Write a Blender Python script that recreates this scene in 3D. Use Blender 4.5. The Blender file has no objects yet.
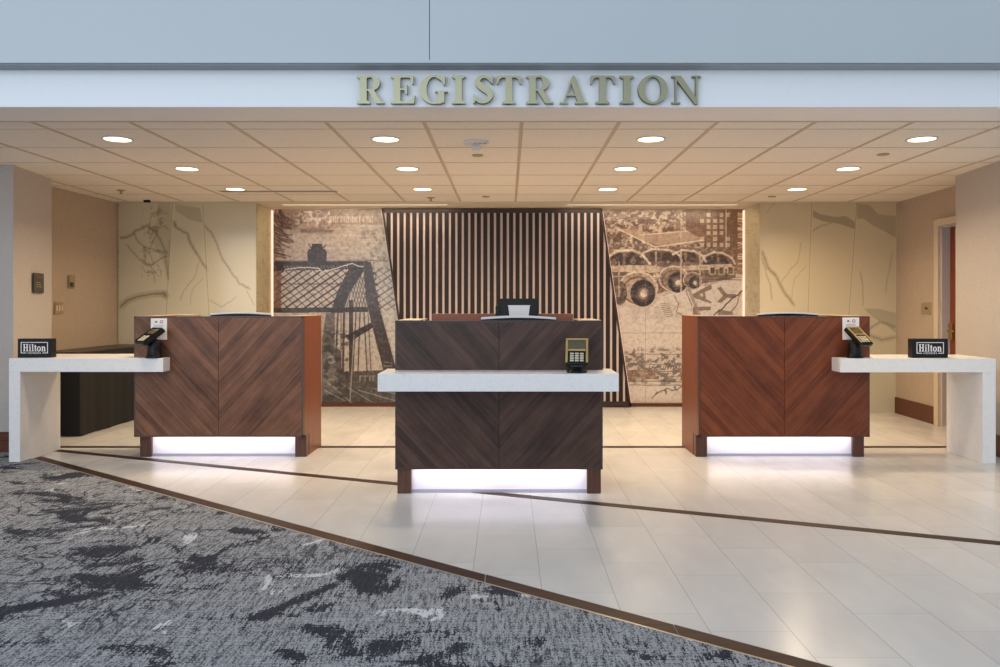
import bpy, bmesh, math, random
import numpy as np
from mathutils import Vector, Matrix, Euler
PI = math.pi
sc = bpy.context.scene
COL = sc.collection
F = 800.0; CX = 508.0; CY = 305.0; H = 1.2; ZC = 2.34
def wx(px, Y): return (px - CX) * Y / F
def wz(py, Y): return H + (CY - py) * Y / F
random.seed(7); rng = np.random.default_rng(7)

# ------------------------------------------------------------------ materials
def lin(c):
    return tuple(((v / 255.0) / 12.92 if v / 255.0 <= 0.04045 else ((v / 255.0 + 0.055) / 1.055) ** 2.4) for v in c) + (1.0,)
def new_mat(name):
    m = bpy.data.materials.new(name); m.use_nodes = True
    nt = m.node_tree; b = nt.nodes['Principled BSDF']
    return m, nt, b
def N(nt, t, **kw):
    n = nt.nodes.new(t)
    for k, v in kw.items():
        if hasattr(n, k): setattr(n, k, v)
        else: n.inputs[k].default_value = v
    return n
def setin(n, name, v): n.inputs[name].default_value = v
def math_node(nt, op, a, b=None, c=None):
    n = nt.nodes.new('ShaderNodeMath'); n.operation = op
    for i, v in enumerate((a, b, c)):
        if v is None: continue
        if isinstance(v, (int, float)): n.inputs[i].default_value = v
        else: nt.links.new(v, n.inputs[i])
    return n.outputs[0]
def mix_col(nt, fac, a, b, mode='MIX'):
    n = nt.nodes.new('ShaderNodeMix'); n.data_type = 'RGBA'; n.blend_type = mode
    if isinstance(fac, (int, float)): n.inputs[0].default_value = fac
    else: nt.links.new(fac, n.inputs[0])
    for i, v in ((6, a), (7, b)):
        if isinstance(v, tuple): n.inputs[i].default_value = v
        else: nt.links.new(v, n.inputs[i])
    return n.outputs[2]
def ramp(nt, fac, p0, p1, c0=(0, 0, 0, 1), c1=(1, 1, 1, 1)):
    n = nt.nodes.new('ShaderNodeValToRGB')
    n.color_ramp.elements[0].position = p0; n.color_ramp.elements[1].position = p1
    n.color_ramp.elements[0].color = c0; n.color_ramp.elements[1].color = c1
    nt.links.new(fac, n.inputs[0]); return n.outputs[0]
def obj_coord(nt, scale=(1, 1, 1), rot=(0, 0, 0)):
    tc = nt.nodes.new('ShaderNodeTexCoord'); mp = nt.nodes.new('ShaderNodeMapping')
    mp.inputs['Scale'].default_value = scale; mp.inputs['Rotation'].default_value = rot
    nt.links.new(tc.outputs['Object'], mp.inputs[0]); return mp.outputs[0]
def noise(nt, vec, scale, detail=4, rough=0.5, dist=0.0):
    n = nt.nodes.new('ShaderNodeTexNoise'); setin(n, 'Scale', scale); setin(n, 'Detail', detail)
    setin(n, 'Roughness', rough); setin(n, 'Distortion', dist); nt.links.new(vec, n.inputs['Vector']); return n.outputs[0]
def bump(nt, b, h, strength=0.2, dist=0.01):
    n = nt.nodes.new('ShaderNodeBump'); setin(n, 'Strength', strength); setin(n, 'Distance', dist)
    nt.links.new(h, n.inputs['Height']); nt.links.new(n.outputs[0], b.inputs['Normal'])
def simple(name, rgb, rough=0.5, metal=0.0, var=0.06, nscale=30, spec=0.5, emit=None, es=0):
    m, nt, b = new_mat(name)
    c = lin(rgb); d = tuple(min(1, v * (1 - var * 2)) for v in c[:3]) + (1,)
    f = noise(nt, obj_coord(nt), nscale, 3)
    nt.links.new(mix_col(nt, f, c, d), b.inputs['Base Color'])
    setin(b, 'Roughness', rough); setin(b, 'Metallic', metal); setin(b, 'Specular IOR Level', spec)
    if emit:
        setin(b, 'Emission Color', lin(emit)); setin(b, 'Emission Strength', es)
    return m
def emis(name, rgb, s):
    return simple(name, (20, 20, 20), emit=rgb, es=s)

def wallpaper(name, rgb, rgb2):
    m, nt, b = new_mat(name)
    a = noise(nt, obj_coord(nt, (18, 18, 160)), 1.0, 3)
    c = noise(nt, obj_coord(nt, (150, 150, 10)), 1.0, 3)
    s = math_node(nt, 'ADD', a, c); s = math_node(nt, 'MULTIPLY', s, 0.5)
    nt.links.new(ramp(nt, s, 0.25, 0.75, lin(rgb2), lin(rgb)), b.inputs['Base Color'])
    setin(b, 'Roughness', 0.75); bump(nt, b, s, 0.25, 0.002)
    return m
def vertical_wood(name, c1, c2, rough=0.35, axis='z'):
    m, nt, b = new_mat(name)
    sc_ = {'z': (60, 60, 2.5), 'x': (2.5, 60, 60), 'y': (60, 2.5, 60)}[axis]
    f = noise(nt, obj_coord(nt, sc_), 1.0, 5, 0.6, 0.6)
    nt.links.new(ramp(nt, f, 0.3, 0.7, lin(c1), lin(c2)), b.inputs['Base Color'])
    setin(b, 'Roughness', rough); setin(b, 'Specular IOR Level', 0.3); bump(nt, b, f, 0.08, 0.002)
    return m
def chevron_wood(name, c1, c2, plank=0.052):
    m, nt, b = new_mat(name)
    tc = nt.nodes.new('ShaderNodeTexCoord'); sp = nt.nodes.new('ShaderNodeSeparateXYZ')
    nt.links.new(tc.outputs['Object'], sp.inputs[0])
    a = math_node(nt, 'ABSOLUTE', sp.outputs[0])
    z = math_node(nt, 'MULTIPLY', sp.outputs[2], 0.93)
    t = math_node(nt, 'MULTIPLY', math_node(nt, 'SUBTRACT', a, z), 0.74)
    s = math_node(nt, 'MULTIPLY', math_node(nt, 'ADD', a, z), 0.70)
    side = math_node(nt, 'SIGN', sp.outputs[0])
    k = math_node(nt, 'FLOOR', math_node(nt, 'DIVIDE', t, plank))
    fr = math_node(nt, 'FRACT', math_node(nt, 'DIVIDE', t, plank))
    wn = nt.nodes.new('ShaderNodeTexWhiteNoise'); wn.noise_dimensions = '2D'
    cb = nt.nodes.new('ShaderNodeCombineXYZ'); nt.links.new(k, cb.inputs[0]); nt.links.new(side, cb.inputs[1])
    nt.links.new(cb.outputs[0], wn.inputs['Vector'])
    g = nt.nodes.new('ShaderNodeCombineXYZ')
    nt.links.new(math_node(nt, 'MULTIPLY', t, 55.0), g.inputs[0]); nt.links.new(math_node(nt, 'MULTIPLY', s, 3.0), g.inputs[1])
    nt.links.new(math_node(nt, 'MULTIPLY', side, 7.3), g.inputs[2])
    gr = noise(nt, g.outputs[0], 1.0, 5, 0.6, 0.4)
    cloud = noise(nt, tc.outputs['Object'], 5.0, 3, 0.6)
    f = math_node(nt, 'ADD', math_node(nt, 'MULTIPLY', wn.outputs['Value'], 0.20), math_node(nt, 'MULTIPLY', gr, 0.5))
    f = math_node(nt, 'ADD', f, math_node(nt, 'MULTIPLY', cloud, 0.35))
    colr = ramp(nt, f, 0.34, 0.86, lin(c1), lin(c2))
    edge = math_node(nt, 'LESS_THAN', fr, 0.035)
    colr = mix_col(nt, math_node(nt, 'MULTIPLY', edge, 0.30), colr, lin((18, 12, 10)))
    nt.links.new(colr, b.inputs['Base Color'])
    setin(b, 'Roughness', 0.38); setin(b, 'Specular IOR Level', 0.28); bump(nt, b, gr, 0.1, 0.002)
    return m
def quartz(name):
    m, nt, b = new_mat(name)
    v = obj_coord(nt)
    a = noise(nt, v, 60, 5, 0.7); c = noise(nt, v, 9, 5, 0.65, 1.2)
    col = ramp(nt, a, 0.30, 0.42, lin((214, 212, 213)), lin((234, 232, 230)))
    vein = math_node(nt, 'ABSOLUTE', math_node(nt, 'SUBTRACT', c, 0.5))
    vein = ramp(nt, vein, 0.0, 0.035, (1, 1, 1, 1), (0, 0, 0, 1))
    nt.links.new(mix_col(nt, math_node(nt, 'MULTIPLY', vein, 0.12), col, lin((180, 180, 188))), b.inputs['Base Color'])
    setin(b, 'Roughness', 0.3)
    return m
def tile_floor(name):
    m, nt, b = new_mat(name)
    tc = nt.nodes.new('ShaderNodeTexCoord'); sp = nt.nodes.new('ShaderNodeSeparateXYZ')
    nt.links.new(tc.outputs['Object'], sp.inputs[0])
    u = math_node(nt, 'DIVIDE', math_node(nt, 'SUBTRACT', sp.outputs[0], 0.14 - 30.0), 0.30)
    row = math_node(nt, 'FLOOR', u); fu = math_node(nt, 'FRACT', u)
    off = math_node(nt, 'MULTIPLY', math_node(nt, 'MODULO', row, 3.0), 0.36)
    v = math_node(nt, 'ADD', math_node(nt, 'DIVIDE', math_node(nt, 'ADD', sp.outputs[1], 30.0), 0.61), off)
    cell = math_node(nt, 'FLOOR', v); fv = math_node(nt, 'FRACT', v)
    eu = math_node(nt, 'LESS_THAN', fu, 0.011); ev = math_node(nt, 'LESS_THAN', fv, 0.0045)
    cb = nt.nodes.new('ShaderNodeCombineXYZ'); nt.links.new(row, cb.inputs[0]); nt.links.new(cell, cb.inputs[1])
    wn = nt.nodes.new('ShaderNodeTexWhiteNoise'); nt.links.new(cb.outputs[0], wn.inputs['Vector'])
    cl = noise(nt, obj_coord(nt, (3.5, 1.6, 1)), 1.5, 6, 0.6, 0.6)
    f = math_node(nt, 'ADD', math_node(nt, 'MULTIPLY', wn.outputs['Value'], 0.35), math_node(nt, 'MULTIPLY', cl, 0.75))
    c = ramp(nt, f, 0.25, 0.85, lin((204, 202, 199)), lin((219, 217, 213)))
    c = mix_col(nt, math_node(nt, 'MULTIPLY', eu, 0.5), c, lin((120, 112, 105)))
    c = mix_col(nt, math_node(nt, 'MULTIPLY', ev, 0.35), c, lin((130, 122, 115)))
    nt.links.new(c, b.inputs['Base Color'])
    setin(b, 'Roughness', 0.24); setin(b, 'Specular IOR Level', 0.5)
    nt.links.new(math_node(nt, 'ADD', math_node(nt, 'MULTIPLY', cl, 0.14), 0.15), b.inputs['Roughness'])
    return m
def carpet_mat(name):
    m, nt, b = new_mat(name)
    tc = nt.nodes.new('ShaderNodeTexCoord'); O = tc.outputs['Object']
    big = noise(nt, obj_coord(nt, (1.0, 1.15, 1), (0, 0, 0.25)), 2.1, 5, 0.62, 1.1)
    swirl = noise(nt, obj_coord(nt, (1.2, 1.0, 1)), 1.6, 3, 0.5, 3.2)
    sw = math_node(nt, 'ABSOLUTE', math_node(nt, 'SUBTRACT', swirl, 0.5))
    sw = ramp(nt, sw, 0.010, 0.028, (1, 1, 1, 1), (0, 0, 0, 1))
    zone = noise(nt, O, 0.7, 2, 0.5); zone = ramp(nt, zone, 0.50, 0.58)
    fine = noise(nt, O, 130, 3, 0.7)
    warp = nt.nodes.new('ShaderNodeMapping'); warp.inputs['Scale'].default_value = (70, 9, 1)
    nt.links.new(O, warp.inputs[0]); streak = noise(nt, warp.outputs[0], 1.0, 4, 0.75)
    warp2 = nt.nodes.new('ShaderNodeMapping'); warp2.inputs['Scale'].default_value = (4, 90, 1)
    nt.links.new(O, warp2.inputs[0]); weft = noise(nt, warp2.outputs[0], 1.0, 3, 0.7)
    # dark shapes broken up by yarn streaks
    grain = noise(nt, obj_coord(nt, (1.0, .6, 1)), 150, 2, 0.6)
    yarn = math_node(nt, 'ADD', math_node(nt, 'MULTIPLY', streak, 0.55), math_node(nt, 'MULTIPLY', grain, 0.45))
    yarn = math_node(nt, 'ADD', yarn, math_node(nt, 'MULTIPLY', math_node(nt, 'SUBTRACT', weft, 0.5), 0.22))
    yc = math_node(nt, 'SUBTRACT', yarn, 0.5)
    sh = noise(nt, obj_coord(nt, (1.0, 1.1, 1), (0, 0, 0.5)), 2.6, 4, 0.55, 0.9)
    sw = math_node(nt, 'ABSOLUTE', math_node(nt, 'SUBTRACT', swirl, 0.5))
    sw = ramp(nt, math_node(nt, 'ADD', sw, math_node(nt, 'MULTIPLY', yc, 0.08)), 0.010, 0.030, (1, 1, 1, 1), (0, 0, 0, 1))
    d = math_node(nt, 'ADD', sh, math_node(nt, 'MULTIPLY', yc, -0.55))
    d = ramp(nt, d, 0.548, 0.568)
    base = ramp(nt, yarn, 0.42, 0.54, lin((62, 66, 74)), lin((164, 166, 170)))
    light = noise(nt, obj_coord(nt, (1.2, 1.2, 1), (0, 0, 1.0)), 2.6, 3, 0.6, 0.8)
    light = math_node(nt, 'ADD', light, math_node(nt, 'MULTIPLY', yc, 0.3))
    light = ramp(nt, light, 0.66, 0.69)
    c = mix_col(nt, math_node(nt, 'MULTIPLY', light, 0.8), base, lin((216, 219, 222)))
    dark = math_node(nt, 'MAXIMUM', d, math_node(nt, 'MULTIPLY', sw, zone))
    c = mix_col(nt, math_node(nt, 'MULTIPLY', dark, 0.93), c, lin((40, 43, 54)))
    nt.links.new(c, b.inputs['Base Color'])
    setin(b, 'Roughness', 0.95); setin(b, 'Specular IOR Level', 0.15); bump(nt, b, fine, 0.6, 0.006)
    return m
def painted(name, rough=0.3, spec=0.5):
    m, nt, b = new_mat(name)
    a = nt.nodes.new('ShaderNodeAttribute'); a.attribute_name = 'paint'
    nt.links.new(a.outputs['Color'], b.inputs['Base Color'])
    setin(b, 'Roughness', rough); setin(b, 'Specular IOR Level', spec)
    return m
def ceiling_mat(name):
    m, nt, b = new_mat(name)
    f = noise(nt, obj_coord(nt), 140, 3, 0.7)
    nt.links.new(ramp(nt, f, 0.35, 0.6, lin((222, 212, 200)), lin((238, 230, 220))), b.inputs['Base Color'])
    setin(b, 'Roughness', 0.9); bump(nt, b, f, 0.5, 0.004)
    return m

M = {}
M['floor'] = tile_floor('cream_tile'); M['carpet'] = carpet_mat('woven_carpet')
M['wallpaper'] = wallpaper('beige_linen_wallpaper', (186, 166, 146), (166, 147, 128))
M['wallpaper_cool_lit'] = wallpaper('cool_lit_linen_wallpaper', (190, 180, 172), (172, 164, 158))  # beige wallpaper with cool lobby daylight put into its colour
M['ceiling'] = ceiling_mat('ceiling_tile'); M['grid'] = simple('ceiling_grid', (198, 180, 158), 0.6)
M['gyp'] = simple('gypsum_band', (214, 200, 182), 0.8)
M['header'] = simple('white_paint', (236, 239, 242), 0.55, var=0.02)
M['soffit'] = simple('soffit_paint', (242, 236, 232), 0.8, var=0.02)
M['fascia'] = simple('grey_fascia', (188, 196, 200), 0.42, var=0.03, nscale=1.5)
M['reveal'] = simple('shaded_reveal', (150, 158, 166), 0.5)  # shade under the fascia put into this darker grey
M['joint'] = simple('black_joint', (40, 44, 50), 0.7)
M['inlay'] = vertical_wood('inlay_wood', (38, 20, 13), (68, 38, 26), 0.5, 'x')
M['edge_metal'] = simple('edge_metal', (190, 180, 165), 0.35, 0.6)
M['side_wood'] = vertical_wood('side_wood', (104, 54, 34), (136, 78, 50))
M['base_wood'] = vertical_wood('baseboard_wood', (78, 42, 27), (104, 60, 40), 0.45, 'x')
M['leg_wood'] = vertical_wood('leg_wood', (70, 44, 34), (98, 64, 50))
M['door_wood'] = vertical_wood('door_wood', (110, 50, 26), (138, 70, 40))
M['chev_c'] = chevron_wood('chevron_lighting_c', (44, 30, 26), (104, 76, 64))  # desk wood tones differ by the lighting put into each colour
M['chev_l'] = chevron_wood('chevron_lighting_l', (74, 48, 36), (154, 108, 82))
M['chev_r'] = chevron_wood('chevron_lighting_r', (84, 40, 22), (146, 80, 48))
M['edge_c'] = simple('edge_lighting_c', (62, 44, 38), 0.45); M['edge_l'] = simple('edge_lighting_l', (84, 60, 50), 0.45); M['edge_r'] = simple('edge_lighting_r', (84, 46, 32), 0.45)  # edging follows the same lighting tones as the desk fronts
M['lit_cap'] = simple('desk_cap_reflection', (200, 170, 140), 0.4); M['riser'] = simple('riser_wood', (150, 82, 58), 0.4)  # beige tone carries the ceiling reflection on the desk tops
M['quartz'] = quartz('white_quartz')
M['lam'] = simple('white_laminate', (236, 228, 236), 0.5, var=0.01); M['kick'] = simple('kick_metal', (160, 158, 170), 0.4)
M['led'] = emis('led_cool', (255, 244, 248), 4.0); M['led_w'] = emis('led_warm', (255, 206, 176), 1.5)
M['led_soft'] = emis('led_soft', (255, 224, 196), .7); M['slot'] = emis('slot_glow', (255, 236, 205), 2.2)
M['lamp'] = emis('lamp_glow', (255, 240, 215), 4.0); M['lamp_trim'] = simple('lamp_trim', (215, 205, 190), 0.4)
M['slat'] = vertical_wood('slat_walnut', (26, 15, 11), (50, 31, 22), 0.5)
M['slat_back'] = simple('slat_back', (220, 204, 198), 0.7); M['rail'] = simple('slat_rail', (52, 30, 22), 0.5)
M['black'] = simple('black_plastic', (10, 10, 11), 0.4, spec=.3); M['blackcloth'] = simple('black_cloth', (19, 18, 19), 0.9, var=0.1, nscale=4)
M['reflective'] = simple('bezel_reflection', (196, 170, 112), 0.3, 0.6); M['screen'] = simple('pale_screen', (92, 84, 64), 0.2)  # reflected light on the terminal bezels put into this gold tone
M['keys'] = simple('keys', (205, 200, 175), 0.4); M['white'] = simple('white_card', (235, 230, 228), 0.5, var=0.01)
M['ink'] = simple('grey_ink', (150, 146, 150), 0.6); M['ink_d'] = simple('black_ink', (40, 36, 40), 0.6); M['ink_p'] = simple('purple_ink', (150, 90, 120), 0.6)
M['signblk'] = simple('sign_black', (14, 14, 15), 0.4, spec=.3); M['signwht'] = simple('sign_white_glow', (225, 222, 222), 0.5, var=0.01, emit=(225,222,222), es=.12)  # white lettering given a faint added glow
M['letter'] = simple('brushed_gold', (158, 156, 128), 0.34, 0.6, var=0.04, nscale=2)
M['letter_side'] = simple('letter_side', (86, 88, 80), 0.45, 0.4)
M['plate'] = simple('brass_plate', (176, 156, 118), 0.35, 0.5); M['plate_d'] = simple('dark_plate', (58, 52, 48), 0.4)
M['brass'] = simple('brass', (196, 160, 92), 0.25, 0.9); M['jamb'] = simple('jamb_grey', (196, 190, 190), 0.5); M['casing'] = simple('casing_paint', (206, 188, 166), 0.5)
M['device'] = simple('device_white', (215, 212, 210), 0.4, var=0.02); M['red_ink'] = simple('dark_red_ink', (120, 60, 60), 0.5)
M['vent'] = simple('vent_brown', (96, 74, 56), 0.6); M['mural'] = painted('mural_print', 0.28); M['marble'] = painted('marble_slab', 0.16)
M['marble_side'] = None

# ------------------------------------------------------------------ mesh helpers
class MB:
    def __init__(s): s.v = []; s.f = []; s.mi = []
    def add(s, vs, fs, mi=0):
        o = len(s.v); s.v += [tuple(v) for v in vs]; s.f += [tuple(i + o for i in f) for f in fs]; s.mi += [mi] * len(fs); return s
    def box(s, x0, x1, y0, y1, z0, z1, mi=0):
        return s.add([(x0, y0, z0), (x1, y0, z0), (x1, y1, z0), (x0, y1, z0), (x0, y0, z1), (x1, y0, z1), (x1, y1, z1), (x0, y1, z1)],
                     [(0, 3, 2, 1), (4, 5, 6, 7), (0, 1, 5, 4), (1, 2, 6, 5), (2, 3, 7, 6), (3, 0, 4, 7)], mi)
    def prism_z(s, poly, z0, z1, mi=0):
        n = len(poly)
        return s.add([(x, y, z0) for x, y in poly] + [(x, y, z1) for x, y in poly],
                     [tuple(range(n - 1, -1, -1)), tuple(range(n, 2 * n))] + [(i, (i + 1) % n, (i + 1) % n + n, i + n) for i in range(n)], mi)
    def prism_y(s, poly, y0, y1, mi=0, mside=None):   # poly in x,z ; y0 is the front
        n = len(poly)
        s.add([(x, y0, z) for x, z in poly] + [(x, y1, z) for x, z in poly],
              [tuple(range(n)), tuple(range(2 * n - 1, n - 1, -1))], mi)
        o = len(s.v) - 2 * n
        for i in range(n):
            s.f.append((o + i, o + i + n, o + (i + 1) % n + n, o + (i + 1) % n)); s.mi.append(mi if mside is None else mside)
        return s
    def prism_x(s, poly, x0, x1, mi=0):   # poly in y,z
        n = len(poly)
        return s.add([(x0, y, z) for y, z in poly] + [(x1, y, z) for y, z in poly],
                     [tuple(range(n)), tuple(range(2 * n - 1, n - 1, -1))] + [(i, i + n, (i + 1) % n + n, (i + 1) % n) for i in range(n)], mi)
    def lathe(s, prof, cx, cy, n=32, mi=0):
        o = []; vs = []; fs = []
        for r, z in prof:
            for k in range(n):
                a = 2 * PI * k / n; vs.append((cx + r * math.cos(a), cy + r * math.sin(a), z))
        m = len(prof)
        for j in range(m - 1):
            for k in range(n):
                fs.append((j * n + k, j * n + (k + 1) % n, (j + 1) * n + (k + 1) % n, (j + 1) * n + k))
        fs.append(tuple(range(n - 1, -1, -1))); fs.append(tuple((m - 1) * n + k for k in range(n)))
        return s.add(vs, fs, mi)
    def build(s, name, mats, parent=None, bevel=0, smooth=False):
        me = bpy.data.meshes.new(name); me.from_pydata(s.v, [], s.f); me.update()
        bm = bmesh.new(); bm.from_mesh(me); bmesh.ops.recalc_face_normals(bm, faces=bm.faces[:]); bm.to_mesh(me); bm.free()
        if not isinstance(mats, (list, tuple)): mats = [mats]
        for m in mats: me.materials.append(m)
        me.polygons.foreach_set('material_index', s.mi)
        if smooth:
            me.polygons.foreach_set('use_smooth', [True] * len(me.polygons))
            me.set_sharp_from_angle(angle=math.radians(40))
        o = bpy.data.objects.new(name, me); COL.objects.link(o)
        if parent: o.parent = parent
        if bevel:
            b = o.modifiers.new('bevel', 'BEVEL'); b.width = bevel; b.segments = 2; b.limit_method = 'ANGLE'
        return o
def tag(o, label, cat, group=None):
    o['label'] = label; o['category'] = cat
    if group: o['group'] = group
    return o
def thing(name, label, cat, loc=(0, 0, 0), rz=0, group=None):
    o = bpy.data.objects.new(name, None); COL.objects.link(o); o.location = loc; o.rotation_euler = (0, 0, rz)
    return tag(o, label, cat, group)
def struct(o): o['kind'] = 'structure'; return o
def box(name, dims, mat, parent=None, bevel=0): return MB().box(*dims).build(name, mat, parent, bevel)
def dup(root, loc, rz, label):
    r = root.copy(); COL.objects.link(r); r.location = loc; r.rotation_euler = (0, 0, rz); r['label'] = label
    for ch in list(root.children):
        c = ch.copy(); COL.objects.link(c); c.parent = r
        for g in ch.children:
            d = g.copy(); COL.objects.link(d); d.parent = c
    return r

# ------------------------------------------------------------------ painter (fills a colour attribute of a fine grid mesh)
class Canvas:
    def __init__(s, x0, x1, y0, y1, res, bg):
        s.x0, s.x1, s.y0, s.y1, s.r = x0, x1, y0, y1, res
        s.w = int((x1 - x0) * res) + 1; s.h = int((y1 - y0) * res) + 1
        s.X, s.Y = np.meshgrid(np.linspace(x0, x1, s.w), np.linspace(y0, y1, s.h))
        s.a = np.zeros((s.h, s.w, 3)); s.a[:] = bg
    def blend(s, m, c, al=1.0):
        m = np.clip(m, 0, 1)[..., None] * al; s.a = s.a * (1 - m) + np.array(c, float) * m
    def local(s, m, c, al, sl):
        mm = np.clip(m, 0, 1)[..., None] * al; s.a[sl] = s.a[sl] * (1 - mm) + np.array(c, float) * mm
    def sl(s, xa, xb, ya, yb):
        i0 = max(0, int((ya - s.y0) * s.r) - 2); i1 = min(s.h, int((yb - s.y0) * s.r) + 3)
        j0 = max(0, int((xa - s.x0) * s.r) - 2); j1 = min(s.w, int((xb - s.x0) * s.r) + 3)
        return (slice(i0, max(i0, i1)), slice(j0, max(j0, j1)))
    def line(s, pts, w, c, al=1.0):
        w2 = w / 2.0
        for (ax, ay), (bx, by) in zip(pts[:-1], pts[1:]):
            sl = s.sl(min(ax, bx) - w, max(ax, bx) + w, min(ay, by) - w, max(ay, by) + w)
            X = s.X[sl]; Y = s.Y[sl]
            if X.size == 0: continue
            dx, dy = bx - ax, by - ay; L = dx * dx + dy * dy + 1e-9
            t = np.clip(((X - ax) * dx + (Y - ay) * dy) / L, 0, 1)
            d = np.hypot(X - ax - t * dx, Y - ay - t * dy)
            s.local(np.clip((w2 - d) * s.r + 0.5, 0, 1), c, al, sl)
    def poly(s, pts, c, al=1.0):
        xs = [p[0] for p in pts]; ys = [p[1] for p in pts]
        sl = s.sl(min(xs), max(xs), min(ys), max(ys)); X = s.X[sl]; Y = s.Y[sl]
        if X.size == 0: return
        ins = np.zeros(X.shape, bool); n = len(pts)
        for i in range(n):
            x1, y1 = pts[i]; x2, y2 = pts[(i + 1) % n]
            if y1 == y2: continue
            cond = ((y1 > Y) != (y2 > Y)) & (X < (x2 - x1) * (Y - y1) / (y2 - y1) + x1); ins ^= cond
        s.local(ins.astype(float), c, al, sl)
    def ell(s, cx, cy, rx, ry, c, al=1.0, ring=None):
        sl = s.sl(cx - rx, cx + rx, cy - ry, cy + ry); X = s.X[sl]; Y = s.Y[sl]
        if X.size == 0: return
        d = np.hypot((X - cx) / rx, (Y - cy) / ry); m = np.clip((1 - d) * min(rx, ry) * s.r + .5, 0, 1)
        if ring: m = m * (d > 1 - ring)
        s.local(m, c, al, sl)
    def noise(s, sx, sy, octv=3, seed=0):
        g = np.random.default_rng(seed); out = np.zeros(s.X.shape); amp = 1; tot = 0
        for o in range(octv):
            kx, ky = sx / 2 ** o, sy / 2 ** o
            nx = int((s.x1 - s.x0) / kx) + 3; ny = int((s.y1 - s.y0) / ky) + 3
            t = g.random((ny, nx)); U = (s.X - s.x0) / kx; V = (s.Y - s.y0) / ky
            i = V.astype(int); j = U.astype(int); fu = U - j; fv = V - i; fu = fu * fu * (3 - 2 * fu); fv = fv * fv * (3 - 2 * fv)
            out += amp * ((t[i, j] * (1 - fu) + t[i, j + 1] * fu) * (1 - fv) + (t[i + 1, j] * (1 - fu) + t[i + 1, j + 1] * fu) * fv)
            tot += amp; amp *= .55
        return out / tot
    def region(s, xa, xb, ya, yb, soft=4):
        f = lambda t: np.clip(t / soft, 0, 1)
        return f(s.X - xa) * f(xb - s.X) * f(s.Y - ya) * f(yb - s.Y)
    def mesh(s, name, mat, Y, parent=None):
        h, w = s.h, s.w
        vx = wx(s.X, Y); vz = wz(s.Y, Y)
        co = np.stack([vx.ravel(), np.full(vx.size, Y), vz.ravel()], 1).astype(np.float32)
        idx = np.arange(h * w).reshape(h, w)
        q = np.stack([idx[1:, :-1], idx[1:, 1:], idx[:-1, 1:], idx[:-1, :-1]], -1).reshape(-1, 4)
        me = bpy.data.meshes.new(name); me.vertices.add(h * w); me.vertices.foreach_set('co', co.ravel())
        me.loops.add(q.size); me.loops.foreach_set('vertex_index', q.ravel().astype(np.int32))
        me.polygons.add(len(q)); me.polygons.foreach_set('loop_start', np.arange(0, q.size, 4, dtype=np.int32))
        me.update(calc_edges=True); me.validate()
        a = np.clip(s.a, 0, 255) / 255.0
        l = np.where(a <= .04045, a / 12.92, ((a + .055) / 1.055) ** 2.4)
        rgba = np.concatenate([l.reshape(-1, 3), np.ones((h * w, 1))], 1).astype(np.float32)
        at = me.color_attributes.new('paint', 'FLOAT_COLOR', 'POINT'); at.data.foreach_set('color', rgba.ravel())
        me.materials.append(mat)
        o = bpy.data.objects.new(name, me); COL.objects.link(o)
        if parent: o.parent = parent
        return o
def wig(pts, amp, n=6, seed=1):
    g = random.Random(seed); out = []
    for (a, b), (c, d) in zip(pts[:-1], pts[1:]):
        for k in range(n):
            t = k / n; out.append((a + (c - a) * t + g.uniform(-amp, amp), b + (d - b) * t + g.uniform(-amp, amp)))
    out.append(pts[-1]); return out

# ------------------------------------------------------------------ camera
cam = bpy.data.cameras.new('camera'); co = bpy.data.objects.new('camera', cam); COL.objects.link(co)
co.location = (0, 0, H); co.rotation_euler = (PI / 2, 0, 0)
cam.sensor_width = 36; cam.lens = 36 * F / 1000; cam.shift_x = -0.008; cam.shift_y = -0.0285; cam.clip_end = 60
sc.camera = co

# ------------------------------------------------------------------ floor
struct(MB().box(-8, 8, -4, 9.7, -0.1, 0).build('floor', M['floor']))
cy = lambda x: 3.355 - 0.772 * x
by = lambda x: 3.475 - 0.772 * x
# carpet field in front of the diagonal border (left edge follows the counter and the front wall)
struct(MB().prism_z([(-8, -4), (8, -4), (8, cy(8)), (-3.70, cy(-3.70)), (-3.82, 6.35), (-3.85, 6.5), (-8, 6.5)], 0.0, 0.006).build('floor_carpet', M['carpet']))
def strip(name, f0, f1, xa, xb, z, mat):
    return struct(MB().prism_z([(xa, f0(xa)), (xb, f0(xb)), (xb, f1(xb)), (xa, f1(xa))], 0.0, z).build(name, mat))
bx0, bx1 = -3.70, 8.0
seg = 0.72; x = -3.70; k = 1
mb = MB()
while x < 5:
    e = x + seg
    mb.prism_z([(x + .002, cy(x) + .012), (e - .002, cy(e) + .012), (e - .002, by(e)), (x + .002, by(x))], 0, 0.004); x = e
struct(mb.build('floor_trim', M['inlay']))
strip('floor_edge', lambda x: cy(x), lambda x: cy(x) + .012, bx0, 5, 0.007, M['edge_metal'])
ly = lambda x: 5.055 - 0.415 * x
strip('floor_inlay', lambda x: ly(x) - .04, lambda x: ly(x) + .04, -3.85, 6, 0.002, M['inlay'])
struct(box('floor_inlay', (-4.1, 4.0, 6.72, 6.80, 0, 0.0015), M['inlay']))

# ------------------------------------------------------------------ room shell
Zt = 2.6
def wallpoly(name, pts, mat, z0=0, z1=Zt): return struct(MB().prism_z(pts, z0, z1).build(name, mat))
wallpoly('wall_front_left', [(-8, 6.5), (-4.02, 6.5), (-4.02, 6.505), (-4.13, 7.24), (-8, 7.24)], M['wallpaper_cool_lit'])
wallpoly('wall_left', [(-4.40, 7.24), (-4.35, 8.9), (-4.35, 9.8), (-4.9, 9.8), (-4.9, 7.24)], M['wallpaper'])
wallpoly('wall_front_right', [(3.88, 6.25), (8, 6.25), (8, 7.07), (3.955, 7.07)], M['wallpaper_cool_lit'])
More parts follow.
